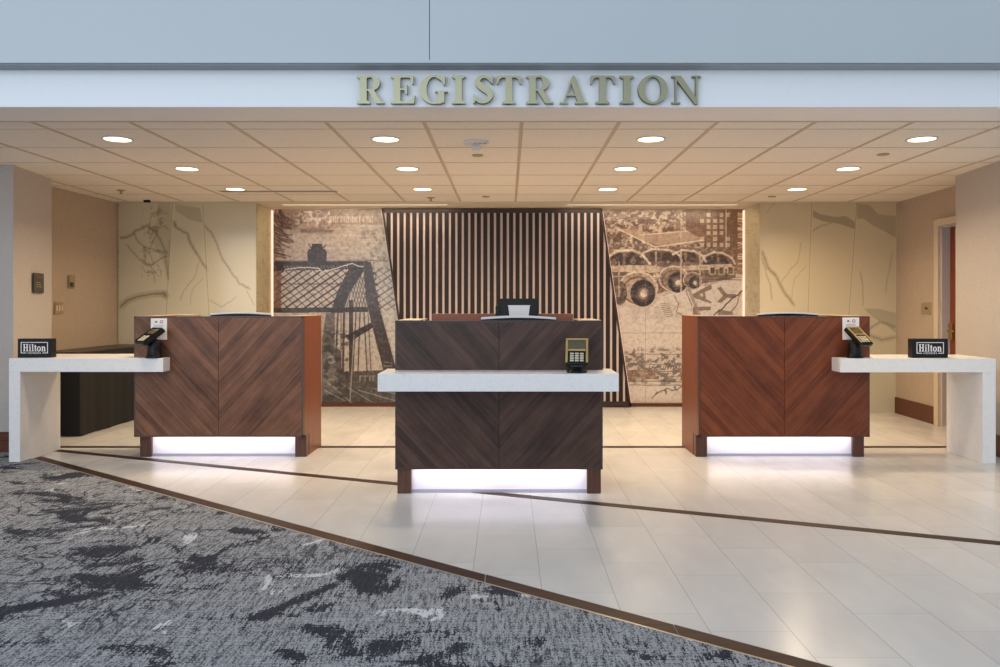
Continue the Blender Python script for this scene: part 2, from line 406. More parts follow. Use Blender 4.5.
# right wall with a door opening
DY0, DY1, DZ = 7.12, 7.93, 1.985
xr = lambda y: 4.25 + (y - 7.07) * 0.07 / 1.83
mb = MB()
mb.prism_z([(xr(DY1), DY1), (4.32, 8.9), (4.32, 9.8), (4.9, 9.8), (4.9, DY1)], 0, Zt)
mb.prism_z([(xr(7.07), 7.07), (xr(DY0), DY0), (4.9, DY0), (4.9, 7.07)], 0, Zt)
mb.prism_z([(xr(DY0), DY0), (xr(DY1), DY1), (4.9, DY1), (4.9, DY0)], DZ, Zt)
struct(mb.build('wall_right', M['wallpaper']))
d = struct(bpy.data.objects.new('door_1', None)); COL.objects.link(d)
box('door_leaf', (4.365, 4.41, DY0 + .03, DY1 - .03, 0.01, DZ - .02), M['door_wood'], d, .003)
mb = MB(); mb.box(4.20, 4.42, DY1 - .03, DY1, 0, DZ); mb.box(4.20, 4.42, DY0, DY0 + .03, 0, DZ); mb.box(4.20, 4.42, DY0, DY1, DZ - .02, DZ)
mb2 = MB()
for v in mb.v: pass
box('door_jamb', (4.285, 4.43, DY1 - .03, DY1, 0, DZ), M['jamb'], d)
box('door_jamb', (4.285, 4.43, DY0, DY0 + .03, 0, DZ), M['jamb'], d)
box('door_jamb', (4.285, 4.43, DY0, DY1, DZ - .02, DZ), M['jamb'], d)
mb = MB(); mb.box(4.255, 4.30, DY1 - .008, DY1 + .07, 0, DZ + .06); mb.box(4.235, 4.30, 7.072, DY1 - .008, DZ - .008, DZ + .06)
mb.build('door_frame', M['casing'], d, .004)
mb = MB(); mb.box(4.335, 4.365, DY1 - .11, DY1 - .055, .86, 1.02); mb.box(4.31, 4.34, DY1 - .19, DY1 - .075, .935, .955)
mb.build('door_handle', M['brass'], d, .004)
# back wall masses behind marble, murals and slats
struct(box('wall_back', (-4.9, 4.9, 9.56, 9.8, 0, Zt), M['gyp']))

# marble faces
def marble(side):
    if side == 'L': c = Canvas(119, 256, 196, 414, 2, (204, 196, 172))
    else: c = Canvas(760, 897, 196, 414, 2, (204, 188, 156))
    n = c.noise(50, 60, 4, 3 if side == 'L' else 5); c.blend(n * 0.5, (184, 173, 146), 0.8)
    low = np.clip((c.Y - 260) / 150, 0, 1); c.blend(low, (204, 205, 190), 0.45)
    V = (128, 116, 96)
    def vein(p, w, al=.7, seed=1, col=V):
        q = wig(p, .45, 5, seed); c.line(q, w * 2.6, col, al * .13); c.line(q, w * .6, col, al * .75)
    if side == 'L':
        j1 = lambda y: 172.5 - (y - 203) * .055; j2 = lambda y: 203 + (y - 203) * .055
        c.poly([(158, 203), (171, 203), (169, 280), (163, 262), (152, 240), (156, 225)], V, .22)
        m = c.noise(9, 12, 4, 8); c.blend((np.abs(m - .5) < .035) * c.region(140, 171, 205, 282, 5), V, .5)
        vein([(120, 238), (128, 237), (136, 231), (147, 226), (156, 232), (165, 250), (168, 279)], 1.6, .75, 2)
        vein([(134, 233), (138, 242), (146, 248), (158, 250), (168, 253)], 1.1, .7, 3)
        vein([(127, 245), (136, 256), (146, 264), (151, 265), (160, 259), (168, 256)], 1.1, .7, 4)
        vein([(150, 265), (154, 272), (155, 283)], .9, .6, 5)
        vein([(120, 307), (128, 300), (140, 296), (154, 294), (164, 293), (166, 297)], 3.0, .7, 6)
        vein([(154, 265), (149, 250), (158, 230)], 1, .5, 16)
        c.poly([(175, 204), (200, 208), (203, 223), (190, 220), (176, 211)], V, .3)
        vein([(174, 222), (176, 227), (187, 234), (192, 246), (197, 254), (207, 270)], 1.6, .8, 7)
        vein([(199, 262), (194, 278), (184, 291), (180, 300)], .8, .5, 8)
        vein([(205, 225), (214, 237), (222, 258), (230, 270), (240, 284), (250, 289)], 1.4, .7, 9)
        vein([(246, 290), (254, 305)], .8, .5, 10)
        vein([(209, 300), (222, 307), (236, 297)], .9, .5, 11)
        vein([(190, 305), (192, 290), (203, 278)], .7, .4, 12)
        joints = (j1, j2)
    else:
        j1 = lambda y: 812 - (y - 203) * .035; j2 = lambda y: 857 - (y - 203) * .07
        vein([(762, 251), (768, 268), (776, 276), (784, 292), (794, 305)], 1.8, .75, 2, (120, 108, 78))
        vein([(762, 258), (770, 285), (772, 300)], 1, .6, 3, (120, 108, 78))
        vein([(781, 283), (790, 270), (798, 262), (801, 242)], .8, .5, 4)
        vein([(791, 300), (794, 280), (806, 266)], .8, .4, 5)
        c.poly([(813, 210), (820, 214), (836, 217), (846, 216), (855, 222), (855, 229), (840, 224), (822, 221), (813, 217)], V, .5)
        vein([(813, 231), (820, 226), (832, 223)], .9, .6, 6)
        c.poly([(857, 203), (870, 205), (878, 214), (896, 216), (896, 238), (884, 231), (872, 225), (864, 219), (857, 219)], V, .38)
        vein([(860, 272), (863, 284), (863, 305)], 1, .5, 7)
        vein([(893, 252), (888, 275), (886, 292)], 1, .4, 8)
        c.poly([(864, 309), (880, 309), (896, 313), (896, 333), (886, 325), (874, 318)], (130, 126, 108), .35)
        vein([(868, 330), (880, 322), (896, 327)], 1.6, .6, 9)
        vein([(868, 335), (882, 340), (896, 337)], 2.4, .5, 10)
        vein([(766, 213), (777, 200)], 1, .3, 11)
        joints = (j1, j2)
    for j in joints:
        ys = np.linspace(196, 414, 4); c.line([(j(y), y) for y in ys], .8, (150, 138, 112), .7); c.line([(j(y) + .7, y) for y in ys], .5, (222, 214, 190), .6)
    return c
cl = marble('L'); cr = marble('R')
o = struct(cl.mesh('wall_back_left', M['marble'], 8.9)); o2 = struct(cr.mesh('wall_back_right', M['marble'], 8.9))
# core and return of the marble bays
def marble_plain():
    m, nt, b = new_mat('marble_return')
    v = obj_coord(nt, (1, 1, 1.6)); f = noise(nt, v, 3.0, 5, 0.6, 1.5)
    ve = math_node(nt, 'ABSOLUTE', math_node(nt, 'SUBTRACT', f, 0.5)); ve = ramp(nt, ve, 0.0, 0.02, (1, 1, 1, 1), (0, 0, 0, 1))
    c = mix_col(nt, math_node(nt, 'MULTIPLY', ve, 0.5), lin((196, 182, 146)), lin((130, 108, 78)))
    nt.links.new(c, b.inputs['Base Color']); setin(b, 'Roughness', 0.2); return m
M['marble_side'] = marble_plain()
XL, XR = -2.80, 2.80
struct(box('wall_return_left', (-4.345, XL, 8.904, 9.56, 0, Zt), M['marble_side']))
struct(box('wall_return_right', (XR, 4.316, 8.904, 9.56, 0, Zt), M['marble_side']))

# header, fascia
struct(box('wall_header', (-8, 8, 4.60, 4.96, ZC, 2.62), M['header']))
struct(box('ceiling_soffit', (-8, 8, 4.602, 4.955, ZC - .002, ZC + .01), M['soffit']))
struct(box('trim_1', (-8, 8, 4.945, 4.965, ZC - .006, ZC + .006), M['grid']))
sx = wx(429.5, 4.486)
struct(box('wall_fascia_left', (-8, sx - .002, 4.486, 4.9, 2.558, 3.6), M['fascia']))
struct(box('wall_fascia_right', (sx + .002, 8, 4.486, 4.9, 2.558, 3.6), M['fascia']))
struct(box('trim_2', (sx - .003, sx + .003, 4.500, 4.6, 2.56, 3.6), M['joint']))
struct(box('trim_3', (-8, 8, 4.478, 4.4862, 2.556, 2.572), M['fascia']))
struct(box('trim_4', (-8, 8, 4.492, 4.60, 2.550, 2.559), M['reveal']))
# cover over the alcove so no daylight leaks in
struct(box('ceiling_deck', (-8, 8, 4.9, 9.8, 2.6, 2.66), M['gyp']))
# ceiling: tiles and T bar grid in one mesh
mb = MB(); mb.box(-8, 8, 4.955, 8.80, ZC, ZC + .05, 0); mb.box(-8, 8, 8.80, 9.56, ZC - .004, ZC + .05, 2)
k = -13
while .085 + .61 * k < 8:
    X = .085 + .61 * k; mb.box(X - .012, X + .012, 4.96, 8.80, ZC - .004, ZC + .001, 1); k += 1
y = 5.18
while y < 8.8:
    mb.box(-8, 8, y - .0045, y + .0045, ZC - .0025, ZC + .001, 1); y += .61
struct(mb.build('ceiling', [M['ceiling'], M['grid'], M['gyp']]))

# baseboards
struct(MB().prism_z([(4.32, 8.9), (xr(8.02), 8.02), (xr(8.02) - .015, 8.02), (4.303, 8.9)], 0, .178).build('baseboard_right', M['base_wood']))
struct(box('baseboard_front_left', (-8, -4.01, 6.487, 6.5, 0, .17), M['base_wood']))
struct(MB().prism_z([(-4.02, 6.49), (-4.005, 6.49), (-4.115, 7.24), (-4.13, 7.24)], 0, .17).build('baseboard_front_left', M['base_wood']))
struct(MB().prism_z([(-4.40, 7.24), (-4.385, 7.24), (-4.335, 8.9), (-4.35, 8.9)], 0, .17).build('baseboard_left', M['base_wood']))
struct(MB().prism_z([(3.88, 6.24), (3.955, 7.07), (3.94, 7.07), (3.865, 6.24)], 0, .17).build('baseboard_front_right', M['base_wood']))
struct(box('trim_5', (XL, -1.1, 9.44, 9.52, 0, .038), M['base_wood']))
struct(box('trim_6', (1.25, XR, 9.44, 9.52, 0, .038), M['base_wood']))

# ------------------------------------------------------------------ murals
def mural_left():
    c = Canvas(272, 413, 208, 403.5, 2.4, (178, 164, 152))
    D = (44, 34, 30); n = c.noise(22, 14, 5, 11)
    c.blend(n, (150, 128, 112), .55)
    c.blend(np.clip((c.X - 350) / 40, 0, 1), (186, 182, 172), .7)
    c.blend(c.region(272, 345, 200, 236, 12), (132, 104, 86), .75)
    # upper foliage rays
    g = random.Random(3)
    for i in range(46):
        r = 14 + i * .9; a0 = 1.9 + g.uniform(-.3, .2); pts = []
        for k in range(8):
            a = a0 + k * .16; pts.append((300 + r * 1.1 * math.cos(a) * 1.0 - 4 + g.uniform(-1, 1), 205 + r * math.sin(a) * 1.15 + g.uniform(-1, 1)))
        c.line(pts, 1.3, (74, 52, 42), .7)
    t = c.noise(4, 3, 3, 21); c.blend((t > .53) * c.region(290, 345, 208, 232, 5), (96, 74, 60), .7)
    c.blend((c.noise(3, 2, 2, 22) > .58) * c.region(292, 372, 208, 228, 4), (214, 200, 186), .6)
    c.poly([(330, 211), (380, 209), (384, 225), (332, 224)], (118, 96, 78), .55)
    # light lettering band
    xx = 330
    for ch in 'METROPOLITAN':
        c.line([(xx, 217), (xx, 222)], .7, (222, 206, 190), .8); c.line([(xx, 217), (xx + 2, 217)], .6, (222, 206, 190), .7)
        if ch in 'MEROPAN': c.line([(xx + 2, 217), (xx + 2, 222)], .6, (222, 206, 190), .7)
        if ch in 'ELO': c.line([(xx, 222), (xx + 2, 222)], .6, (222, 206, 190), .7)
        xx += 3.7
    c.blend(c.region(298, 335, 228, 234, 3), (84, 62, 50), .7)
    for i in range(24):
        y0 = g.uniform(224, 262); x0 = g.uniform(325, 380); c.line([(x0, y0), (x0 + g.uniform(8, 26), y0 + g.uniform(-1, 1))], .8, g.choice([(120, 104, 92), (210, 200, 188)]), .45)
    c.blend((c.noise(4, 5, 3, 31) > .56) * c.region(358, 392, 225, 300, 6), (128, 116, 100), .55)
    for i in range(12):
        y0 = 262 + i * 4.2; c.line([(372, y0), (392, y0 + 1)], .8, (150, 140, 122), .5)
    # bridge portal: lattice
    c.poly([(273, 268), (352, 268), (338, 310), (273, 310)], (186, 172, 162), .8)
    for i in range(-8, 16):
        x0 = 273 + i * 9.5
        c.line([(x0, 310), (x0 + 62, 268)], 1.7 if i % 2 else 1.0, D, .95)
        c.line([(x0, 268), (x0 + 46, 310)], .9, D, .85)
    c.line([(273, 284), (345, 284)], 1.0, D, .7)
    c.poly([(273, 266), (281, 268), (281, 312), (273, 312)], (104, 70, 56), .8)
    c.poly([(273, 261), (368, 261), (371, 269), (273, 271)], D, .97)
    for i in range(26):
        x0 = 284 + i * 3.3; c.line([(x0, 266), (x0 + 2, 270 + g.uniform(-2, 1))], .8, (200, 188, 176), .5)
    c.line(wig([(284, 270), (300, 267), (318, 268), (322, 272), (330, 270), (345, 265), (352, 264), (366, 268), (372, 262)], .7, 4, 6), .9, (220, 212, 204), .9)
    # finial
    c.poly([(308, 262), (307, 253), (309, 249), (325, 249), (327, 253), (326, 262)], D, .97)
    c.poly([(311, 249), (312, 243.5), (322, 243.5), (323, 249)], D, .97)
    c.line([(311, 248), (308.5, 244)], .9, D); c.line([(323, 248), (326, 245)], .9, D)
    # clear sky between braces on the right, bracing behind
    c.poly([(352, 270), (364, 270), (372, 310), (340, 310), (347, 290)], (176, 166, 156), .9)
    for i in range(8):
        c.line([(346 + i * 3, 310), (356 + i * 3, 272)], .7, D, .7); c.line([(346 + i * 3, 272 + i), (358 + i * 3, 310)], .7, D, .7)
    # knee brace and arch
    c.poly([(350, 266), (366, 268), (350, 292), (343, 312), (336, 330), (327, 330), (332, 308), (338, 290)], D, .93)
    c.poly([(273, 308), (368, 307), (368, 312), (273, 313)], D, .95)
    # lower sky
    c.poly([(326, 313), (372, 313), (380, 370), (326, 371)], (178, 168, 160), .9)
    c.poly([(335, 313), (326, 313), (322, 340), (322, 400), (334, 400)], (92, 84, 80), .9)
    c.poly([(345, 336), (372, 322), (374, 327), (350, 342)], D, .9)
    c.poly([(349, 300), (353, 300), (353, 372), (349, 372)], D, .85)
    for x0, x1, w in ((338, 335, 1.6), (341, 341, .8), (344, 343, 2.2), (356, 353, 1.1), (360, 358, 1.2), (364, 367, 1.2), (368, 371, .8)):
        c.line([(x0, 313), (x1, 371)], w, D, .8)
    c.poly([(363, 262), (371, 262), (379, 305), (397, 372), (384, 373), (373, 330), (366, 300)], (62, 54, 52), .97)
    c.poly([(374, 262), (413, 262), (413, 370), (398, 370), (381, 306)], (196, 192, 186), .45)
    # street car at left, dark road
    c.poly([(322, 352), (330, 344), (340, 350), (342, 372), (384, 370), (413, 372), (413, 404), (322, 404)], (74, 70, 70), .95)
    c.poly([(322, 352), (334, 352), (338, 372), (338, 392), (322, 396)], (110, 106, 104), .8)
    c.ell(331, 360, 4, 4, (160, 156, 150), .8, .35); c.ell(331, 382, 4, 3.4, (168, 160, 144), .7, .4)
    for x0, y0, x1, y1 in ((324, 390, 345, 401), (330, 384, 352, 403), (345, 386, 372, 402), (358, 390, 396, 401), (372, 388, 396, 394)):
        c.line([(x0, y0), (x1, y1)], .8, (168, 166, 164), .8)
    c.line([(354, 335), (350, 402)], .9, (168, 164, 160), .9)
    for x0 in (360, 365, 370, 373): c.line([(x0, 376), (x0, 381)], .9, (168, 160, 152), .9); c.line([(x0, 376), (x0 + 2.5, 376)], .8, (168, 160, 152), .8)
    c.line([(384, 366), (392, 366)], 1, (170, 168, 164), .7); c.line([(384, 362), (392, 363)], .8, (150, 148, 144), .7)
    m = c.noise(2, 2, 2, 77); c.blend((m - .5) * 1.4, (235, 225, 215), .35); c.blend((.5 - m) * 1.4, (30, 24, 22), .4)
    c.blend((c.noise(5, 4, 3, 78) > .56) * c.region(322, 350, 330, 400, 3), (46, 42, 42), .6)
    # glass panel joints
    for y0 in (260.5, 331): c.line([(272, y0), (413, y0)], .5, (60, 50, 44), .6)
    c.line([(322, 208), (322, 404)], .5, (90, 80, 74), .5)
    return c
def mural_right():
    c = Canvas(598, 744, 208, 403.5, 2.4, (206, 190, 176))
    D = (74, 54, 42); Lh = (222, 204, 186); g = random.Random(9)
    c.blend(c.noise(30, 20, 4, 41), (172, 152, 136), .6)
    # city block top
    top = c.region(598, 744, 200, 262, 6); c.blend(top, (124, 98, 78), .9)
    c.blend((c.noise(6, 3, 4, 42) > .5) * c.region(598, 735, 208, 252, 5), D, .6)
    c.blend((c.noise(3.5, 2.5, 3, 43) > .57) * c.region(602, 735, 208, 262, 5), Lh, .55)
    for i in range(16): 
        x0 = g.uniform(604, 660); c.poly([(x0, 232), (x0, 232 + 12), (x0 + 3, 244), (x0 + 3, 232)], g.choice([D, Lh]), .5)
    c.poly([(618, 228), (652, 233), (690, 231), (712, 240), (664, 247), (640, 240)], (168, 142, 120), .8)
    c.line([(618, 229), (655, 247), (712, 239)], 1.2, Lh, .8); c.line([(640, 235), (700, 230)], .9, Lh, .7)
    # tall building facade with lit windows
    c.poly([(686, 209), (744, 209), (744, 262), (716, 262), (712, 245), (686, 230)], (112, 82, 62), .85)
    for r in range(6):
        for q in range(5):
            if g.random() < .8: c.poly([(700 + q * 6.5, 213 + r * 6), (704 + q * 6.5, 213 + r * 6), (704 + q * 6.5, 217 + r * 6), (700 + q * 6.5, 217 + r * 6)], (206, 186, 160), .75)
    c.line([(726, 210), (726, 248)], 1.4, Lh, .6)
    c.poly([(716, 248), (744, 248), (744, 275), (716, 270)], (120, 88, 68), .8)
    for i in range(40): 
        y0 = g.uniform(212, 272); c.line([(738, y0), (744, y0 + g.uniform(-2, 2))], 1.0, (232, 200, 170), .6)
    # row of cars
    c.poly([(602, 262), (612, 252), (632, 248), (650, 249), (690, 247), (722, 252), (734, 262), (736, 278), (700, 284), (664, 292), (630, 302), (610, 296), (603, 280)], (112, 88, 70), .96)
    for a, b, t, w in ((700, 735, 252, 1), (668, 706, 250, 1), (638, 682, 249, 1)):   # rear cars: roof arcs with glass
        c.line([(a, t + 12), (a + 5, t + 4), (a + 14, t), (b - 12, t + 1), (b - 3, t + 6), (b, t + 12)], 2.0, Lh, .85)
        c.poly([(a + 3, t + 12), (a + 8, t + 4), (a + 16, t + 2), (a + 17, t + 12)], (58, 42, 33), .95); c.poly([(a + 19, t + 12), (a + 19, t + 2), (b - 12, t + 3), (b - 5, t + 12)], (58, 42, 33), .95)
    # nearest car body
    c.line([(603, 266), (609, 256), (618, 251), (632, 250), (642, 254), (650, 264)], 2.6, (226, 206, 184), .95)
    c.poly([(607, 265), (612, 256), (620, 253), (623, 253), (622, 265)], (54, 40, 32), .96); c.poly([(625, 265), (626, 253), (634, 253), (641, 258), (644, 265)], (54, 40, 32), .96)
    c.ell(614, 262, 3, 3.4, (150, 126, 104), .7); c.ell(633, 261, 3.2, 3.4, (150, 126, 104), .7)
    c.poly([(602, 266), (650, 265), (664, 267), (700, 265), (732, 264), (732, 269), (668, 271), (650, 273), (602, 272)], (206, 184, 160), .9)
    c.poly([(602, 272), (648, 272), (652, 284), (626, 282), (606, 290)], (96, 74, 58), .92)
    c.line([(604, 277), (628, 276), (648, 275)], 1.3, (214, 192, 168), .7)
    for q in range(3): c.poly([(709 + q * 9, 266), (716 + q * 9, 266), (716 + q * 9, 275), (709 + q * 9, 275)], (196, 172, 148), .8); c.poly([(710.5 + q * 9, 267.5), (714.5 + q * 9, 267.5), (714.5 + q * 9, 273.5), (710.5 + q * 9, 273.5)], (74, 54, 42), .9)
    for i in range(12): c.line([(660 + i * 4, 271), (663 + i * 4, 275)], 1.0, g.choice([D, Lh]), .7)
    # rounded fenders and wheels
    def wheel(cx, cy, r, tone):
        c.ell(cx - r * .25, cy - r * .15, r * 1.6, r * 1.35, tone, .97)
        c.ell(cx - r * .25, cy - r * .15, r * 1.6, r * 1.35, (232, 212, 190), .8, .10)
        c.ell(cx - r * .25, cy + r * .05, r * 1.25, r * 1.12, (92, 70, 56), .7, .12)
        c.ell(cx + r * .15, cy + r * .25, r, r * 1.08, (44, 32, 26), .98); c.ell(cx + r * .2, cy + r * .28, r * .62, r * .68, (132, 112, 94), .95)
        c.ell(cx + r * .2, cy + r * .28, r * .60, r * .66, (60, 46, 38), .8, .25); c.ell(cx + r * .22, cy + r * .3, r * .28, r * .3, (224, 206, 186), .95)
    wheel(676, 280, 9.5, (148, 124, 102)); wheel(694, 281, 6, (120, 96, 78)); wheel(641, 290, 12.5, (176, 150, 126))
    c.ell(620, 293, 7, 12, (66, 50, 40), .9); c.ell(618, 291, 3.5, 7, (122, 98, 80), .8)
    c.ell(656, 276, 3, 3.4, (228, 210, 190), .9)
    for x0 in (619, 656, 681, 700): c.line([(x0, 252 if x0 > 650 else 262), (x0, 296)], 1.7, (186, 160, 138), .9)
    c.line([(681, 208), (681, 292)], .7, Lh, .6)
    m = c.noise(3, 2.2, 3, 45); c.blend((m > .57) * c.region(604, 738, 246, 300, 3), (66, 48, 38), .25); c.blend((m < .40) * c.region(604, 738, 246, 300, 3), Lh, .22)
    # pavement and map drawing
    c.poly([(598, 302), (612, 304), (630, 307), (652, 307), (661, 297), (668, 294), (686, 292), (700, 287), (744, 277), (744, 404), (598, 404)], (208, 196, 186), .9)
    c.blend((c.noise(9, 6, 4, 46) > .52) * c.region(612, 700, 298, 330, 8), (176, 160, 146), .45)
    c.line([(700, 279), (744, 280)], .8, D, .7)
    G = (126, 104, 88)
    # sideways lettering
    c.poly([(693, 294), (711, 284), (712, 289), (705, 292), (706, 299), (712, 302), (711, 303.5), (693, 297.5)], G, .95); c.poly([(699, 294.5), (702.5, 293), (703, 297)], (208, 196, 186), .95)
    c.poly([(717, 288), (721, 287), (727, 294), (736, 294), (736, 298), (727, 298), (721, 303), (717, 302), (723, 296)], G, .95)
    c.poly([(693, 307), (711, 306.5), (711, 310), (697, 311), (697, 315), (693, 315)], G, .9)
    c.poly([(718, 309), (733, 312), (733, 315), (718, 315)], G, .9)
    c.line([(689, 289), (699, 315)], 3.0, (150, 130, 114), .85); c.line([(686, 291), (692, 306)], 1.2, G, .8)
    c.line(wig([(744, 290), (736, 296), (728, 302), (722, 309), (714, 315)], .6, 4, 4), 1.3, (74, 60, 50), .9)
    c.line(wig([(674, 295), (678, 303), (677, 312), (682, 316)], .8, 4, 5), 1.0, G, .8); c.line(wig([(741, 293), (736, 306), (730, 314)], .6, 4, 8), 1.2, G, .8)
    for i in range(8): c.line([(660 + i * .8, 304 + i * 1.8), (668 + i * .8, 303 + i * 1.8)], .8, G, .8)
    # sketch town band
    band = c.region(622, 690, 346, 386, 5)
    c.blend(band * .5, (176, 160, 150), .6); c.blend((c.noise(4, 2.4, 3, 47) > .54) * band, (96, 84, 78), .75)
    for y0, al in ((354, .6), (364, .5), (371, .8), (376, .5), (381, .8), (385, .7)): c.line(wig([(622, y0), (690, y0 + .5)], .4, 8, int(y0)), .9, (108, 90, 78), al)
    c.poly([(625, 370), (656, 369), (656, 379), (625, 380)], (124, 96, 74), .5)
    for i in range(14): c.line([(650 + i * 2.8, 366 + (i % 3) - i * .4), (648 + i * 2.8, 372 - i * .4)], .9, (76, 70, 70), .7)
    cur = [(652 + 3 * math.sin(k * 1.3) + k * 1.9, 398 - 5 * abs(math.sin(k * .9)) - k * .55) for k in range(22)]
    c.line(cur, 1.0, (86, 86, 92), .9)
    for i in range(7): c.line([(660 + i * 1.6, 386 - i * .4), (664 + i * 1.6, 379 - i * .6)], .9, (86, 84, 88), .7)
    m = c.noise(1.8, 1.8, 2, 48); c.blend((m - .5) * 1.2, (245, 232, 220), .3); c.blend((.5 - m) * 1.2, (50, 38, 32), .3)
    for y0 in (277.5, 333): c.line([(598, y0), (744, y0)], .5, (120, 100, 84), .6)
    for x0 in (645.5, 697): c.line([(x0, 208), (x0, 404)], .5, (130, 112, 98), .6)
    return c
mm = thing('mural', 'sepia glass wall mural of an iron lattice truss bridge, left of the slatted wall', 'mural', (-1.9, 9.5, 0), 0, 'glass murals')
o = mural_left().mesh('printed_glass', M['mural'], 9.5, mm); o.location = (1.9, -9.5, 0)
b_ = box('backing', (wx(272, 9.5), wx(413, 9.5), 9.503, 9.55, .04, 2.335), M['slat_back'], mm); b_.location = (1.9, -9.5, 0)
mm = thing('mural', 'sepia glass wall mural of parked vintage cars, right of the slatted wall', 'mural', (1.9, 9.5, 0), 0, 'glass murals')
o = mural_right().mesh('printed_glass', M['mural'], 9.5, mm); o.location = (-1.9, -9.5, 0)
b_ = box('backing', (wx(598, 9.5), wx(744, 9.5), 9.503, 9.55, .04, 2.335), M['slat_back'], mm); b_.location = (-1.9, -9.5, 0)

# ------------------------------------------------------------------ slatted wall (leaning parallelogram)
SY = 9.36
sw = thing('slatted_wall_panel', 'tall dark wood panel of vertical slats with leaning sides between the two murals', 'wall panel', (0, SY, 0))
zt = wz(208.5, SY); zb_ = .01
def ledge(z): py = CY - (z - H) * F / SY; return wx(381.5 + (py - 209) * .1475, SY)
def redge(z): py = CY - (z - H) * F / SY; return wx(602.3 + (py - 209) * .1475, SY)
P = lambda z0, z1: [(ledge(z0), z0), (redge(z0), z0), (redge(z1), z1), (ledge(z1), z1)]
def slatobj(mb, name, mat):
    o = mb.build(name, mat, sw); o.location = (0, -SY, 0); return o
slatobj(MB().prism_y(P(zb_ + .01, zt - .01), SY + .022, SY + .09), 'backing', M['slat_back'])
slatobj(MB().prism_y(P(zt - .05, zt), SY - .004, SY + .03), 'top_rail', M['rail'])
slatobj(MB().prism_y(P(zb_, zb_ + .06), SY - .004, SY + .03), 'bottom_rail', M['rail'])
for e, nm in ((ledge, 0), (redge, 1)):
    w = .022 if nm == 0 else -.022
    slatobj(MB().prism_y([(e(zb_), zb_), (e(zb_) + w, zb_), (e(zt) + w, zt), (e(zt), zt)], SY - .004, SY + .10), 'side_rail', M['rail'])
def clip(poly, f):   # Sutherland Hodgman with signed function
    out = []
    for i in range(len(poly)):
        a = poly[i]; b = poly[(i + 1) % len(poly)]; fa = f(a); fb = f(b)
        if fa >= 0: out.append(a)
        if (fa >= 0) != (fb >= 0):
            t = fa / (fa - fb); out.append((a[0] + (b[0] - a[0]) * t, a[1] + (b[1] - a[1]) * t))
    return out
mb = MB(); pitch = 6.46 * SY / F; x0 = wx(391.6, SY) - 4 * pitch; gap = .027
k = 0
while x0 + k * pitch < redge(0):
    a = x0 + k * pitch + gap / 2; b = a + pitch - gap
    p = [(a, zb_ + .05), (b, zb_ + .05), (b, zt - .045), (a, zt - .045)]
    p = clip(p, lambda q: q[0] - ledge(q[1]) - .01); p = clip(p, lambda q: redge(q[1]) - .01 - q[0]) if len(p) > 2 else p
    if len(p) > 2: mb.prism_y(p, SY + .008, SY + .022)
    k += 1
slatobj(mb, 'slats', M['slat'])
# LED edges behind the slat panel and at the marble returns
def ledstrip(pts, y0, y1, mat, label):
    o = MB().prism_y(pts, y0, y1).build('led_strip', mat); tag(o, label, 'light strip', 'mural edge lights'); return o
ledstrip([(redge(.05) + .001, .05), (redge(.05) + .012, .05), (redge(2.3) + .012, 2.3), (redge(2.3) + .001, 2.3)], SY + .06, SY + .09, M['led_w'], 'slanted warm light strip along left edge of the vintage car mural')
ledstrip([(ledge(.05) - .012, .05), (ledge(.05) - .001, .05), (ledge(2.3) - .001, 2.3), (ledge(2.3) - .012, 2.3)], SY + .06, SY + .09, M['led_soft'], 'slanted faint light strip along right edge of the bridge mural')
ledstrip([(XL + .001, .05), (XL + .016, .05), (XL + .016, 2.32), (XL + .001, 2.32)], 9.46, 9.49, M['led_w'], 'upright warm light strip at left edge of the bridge mural beside marble')
ledstrip([(XR - .016, .05), (XR - .001, .05), (XR - .001, 2.32), (XR - .016, 2.32)], 9.46, 9.49, M['led_w'], 'upright warm light strip at right edge of the vintage car mural beside marble')

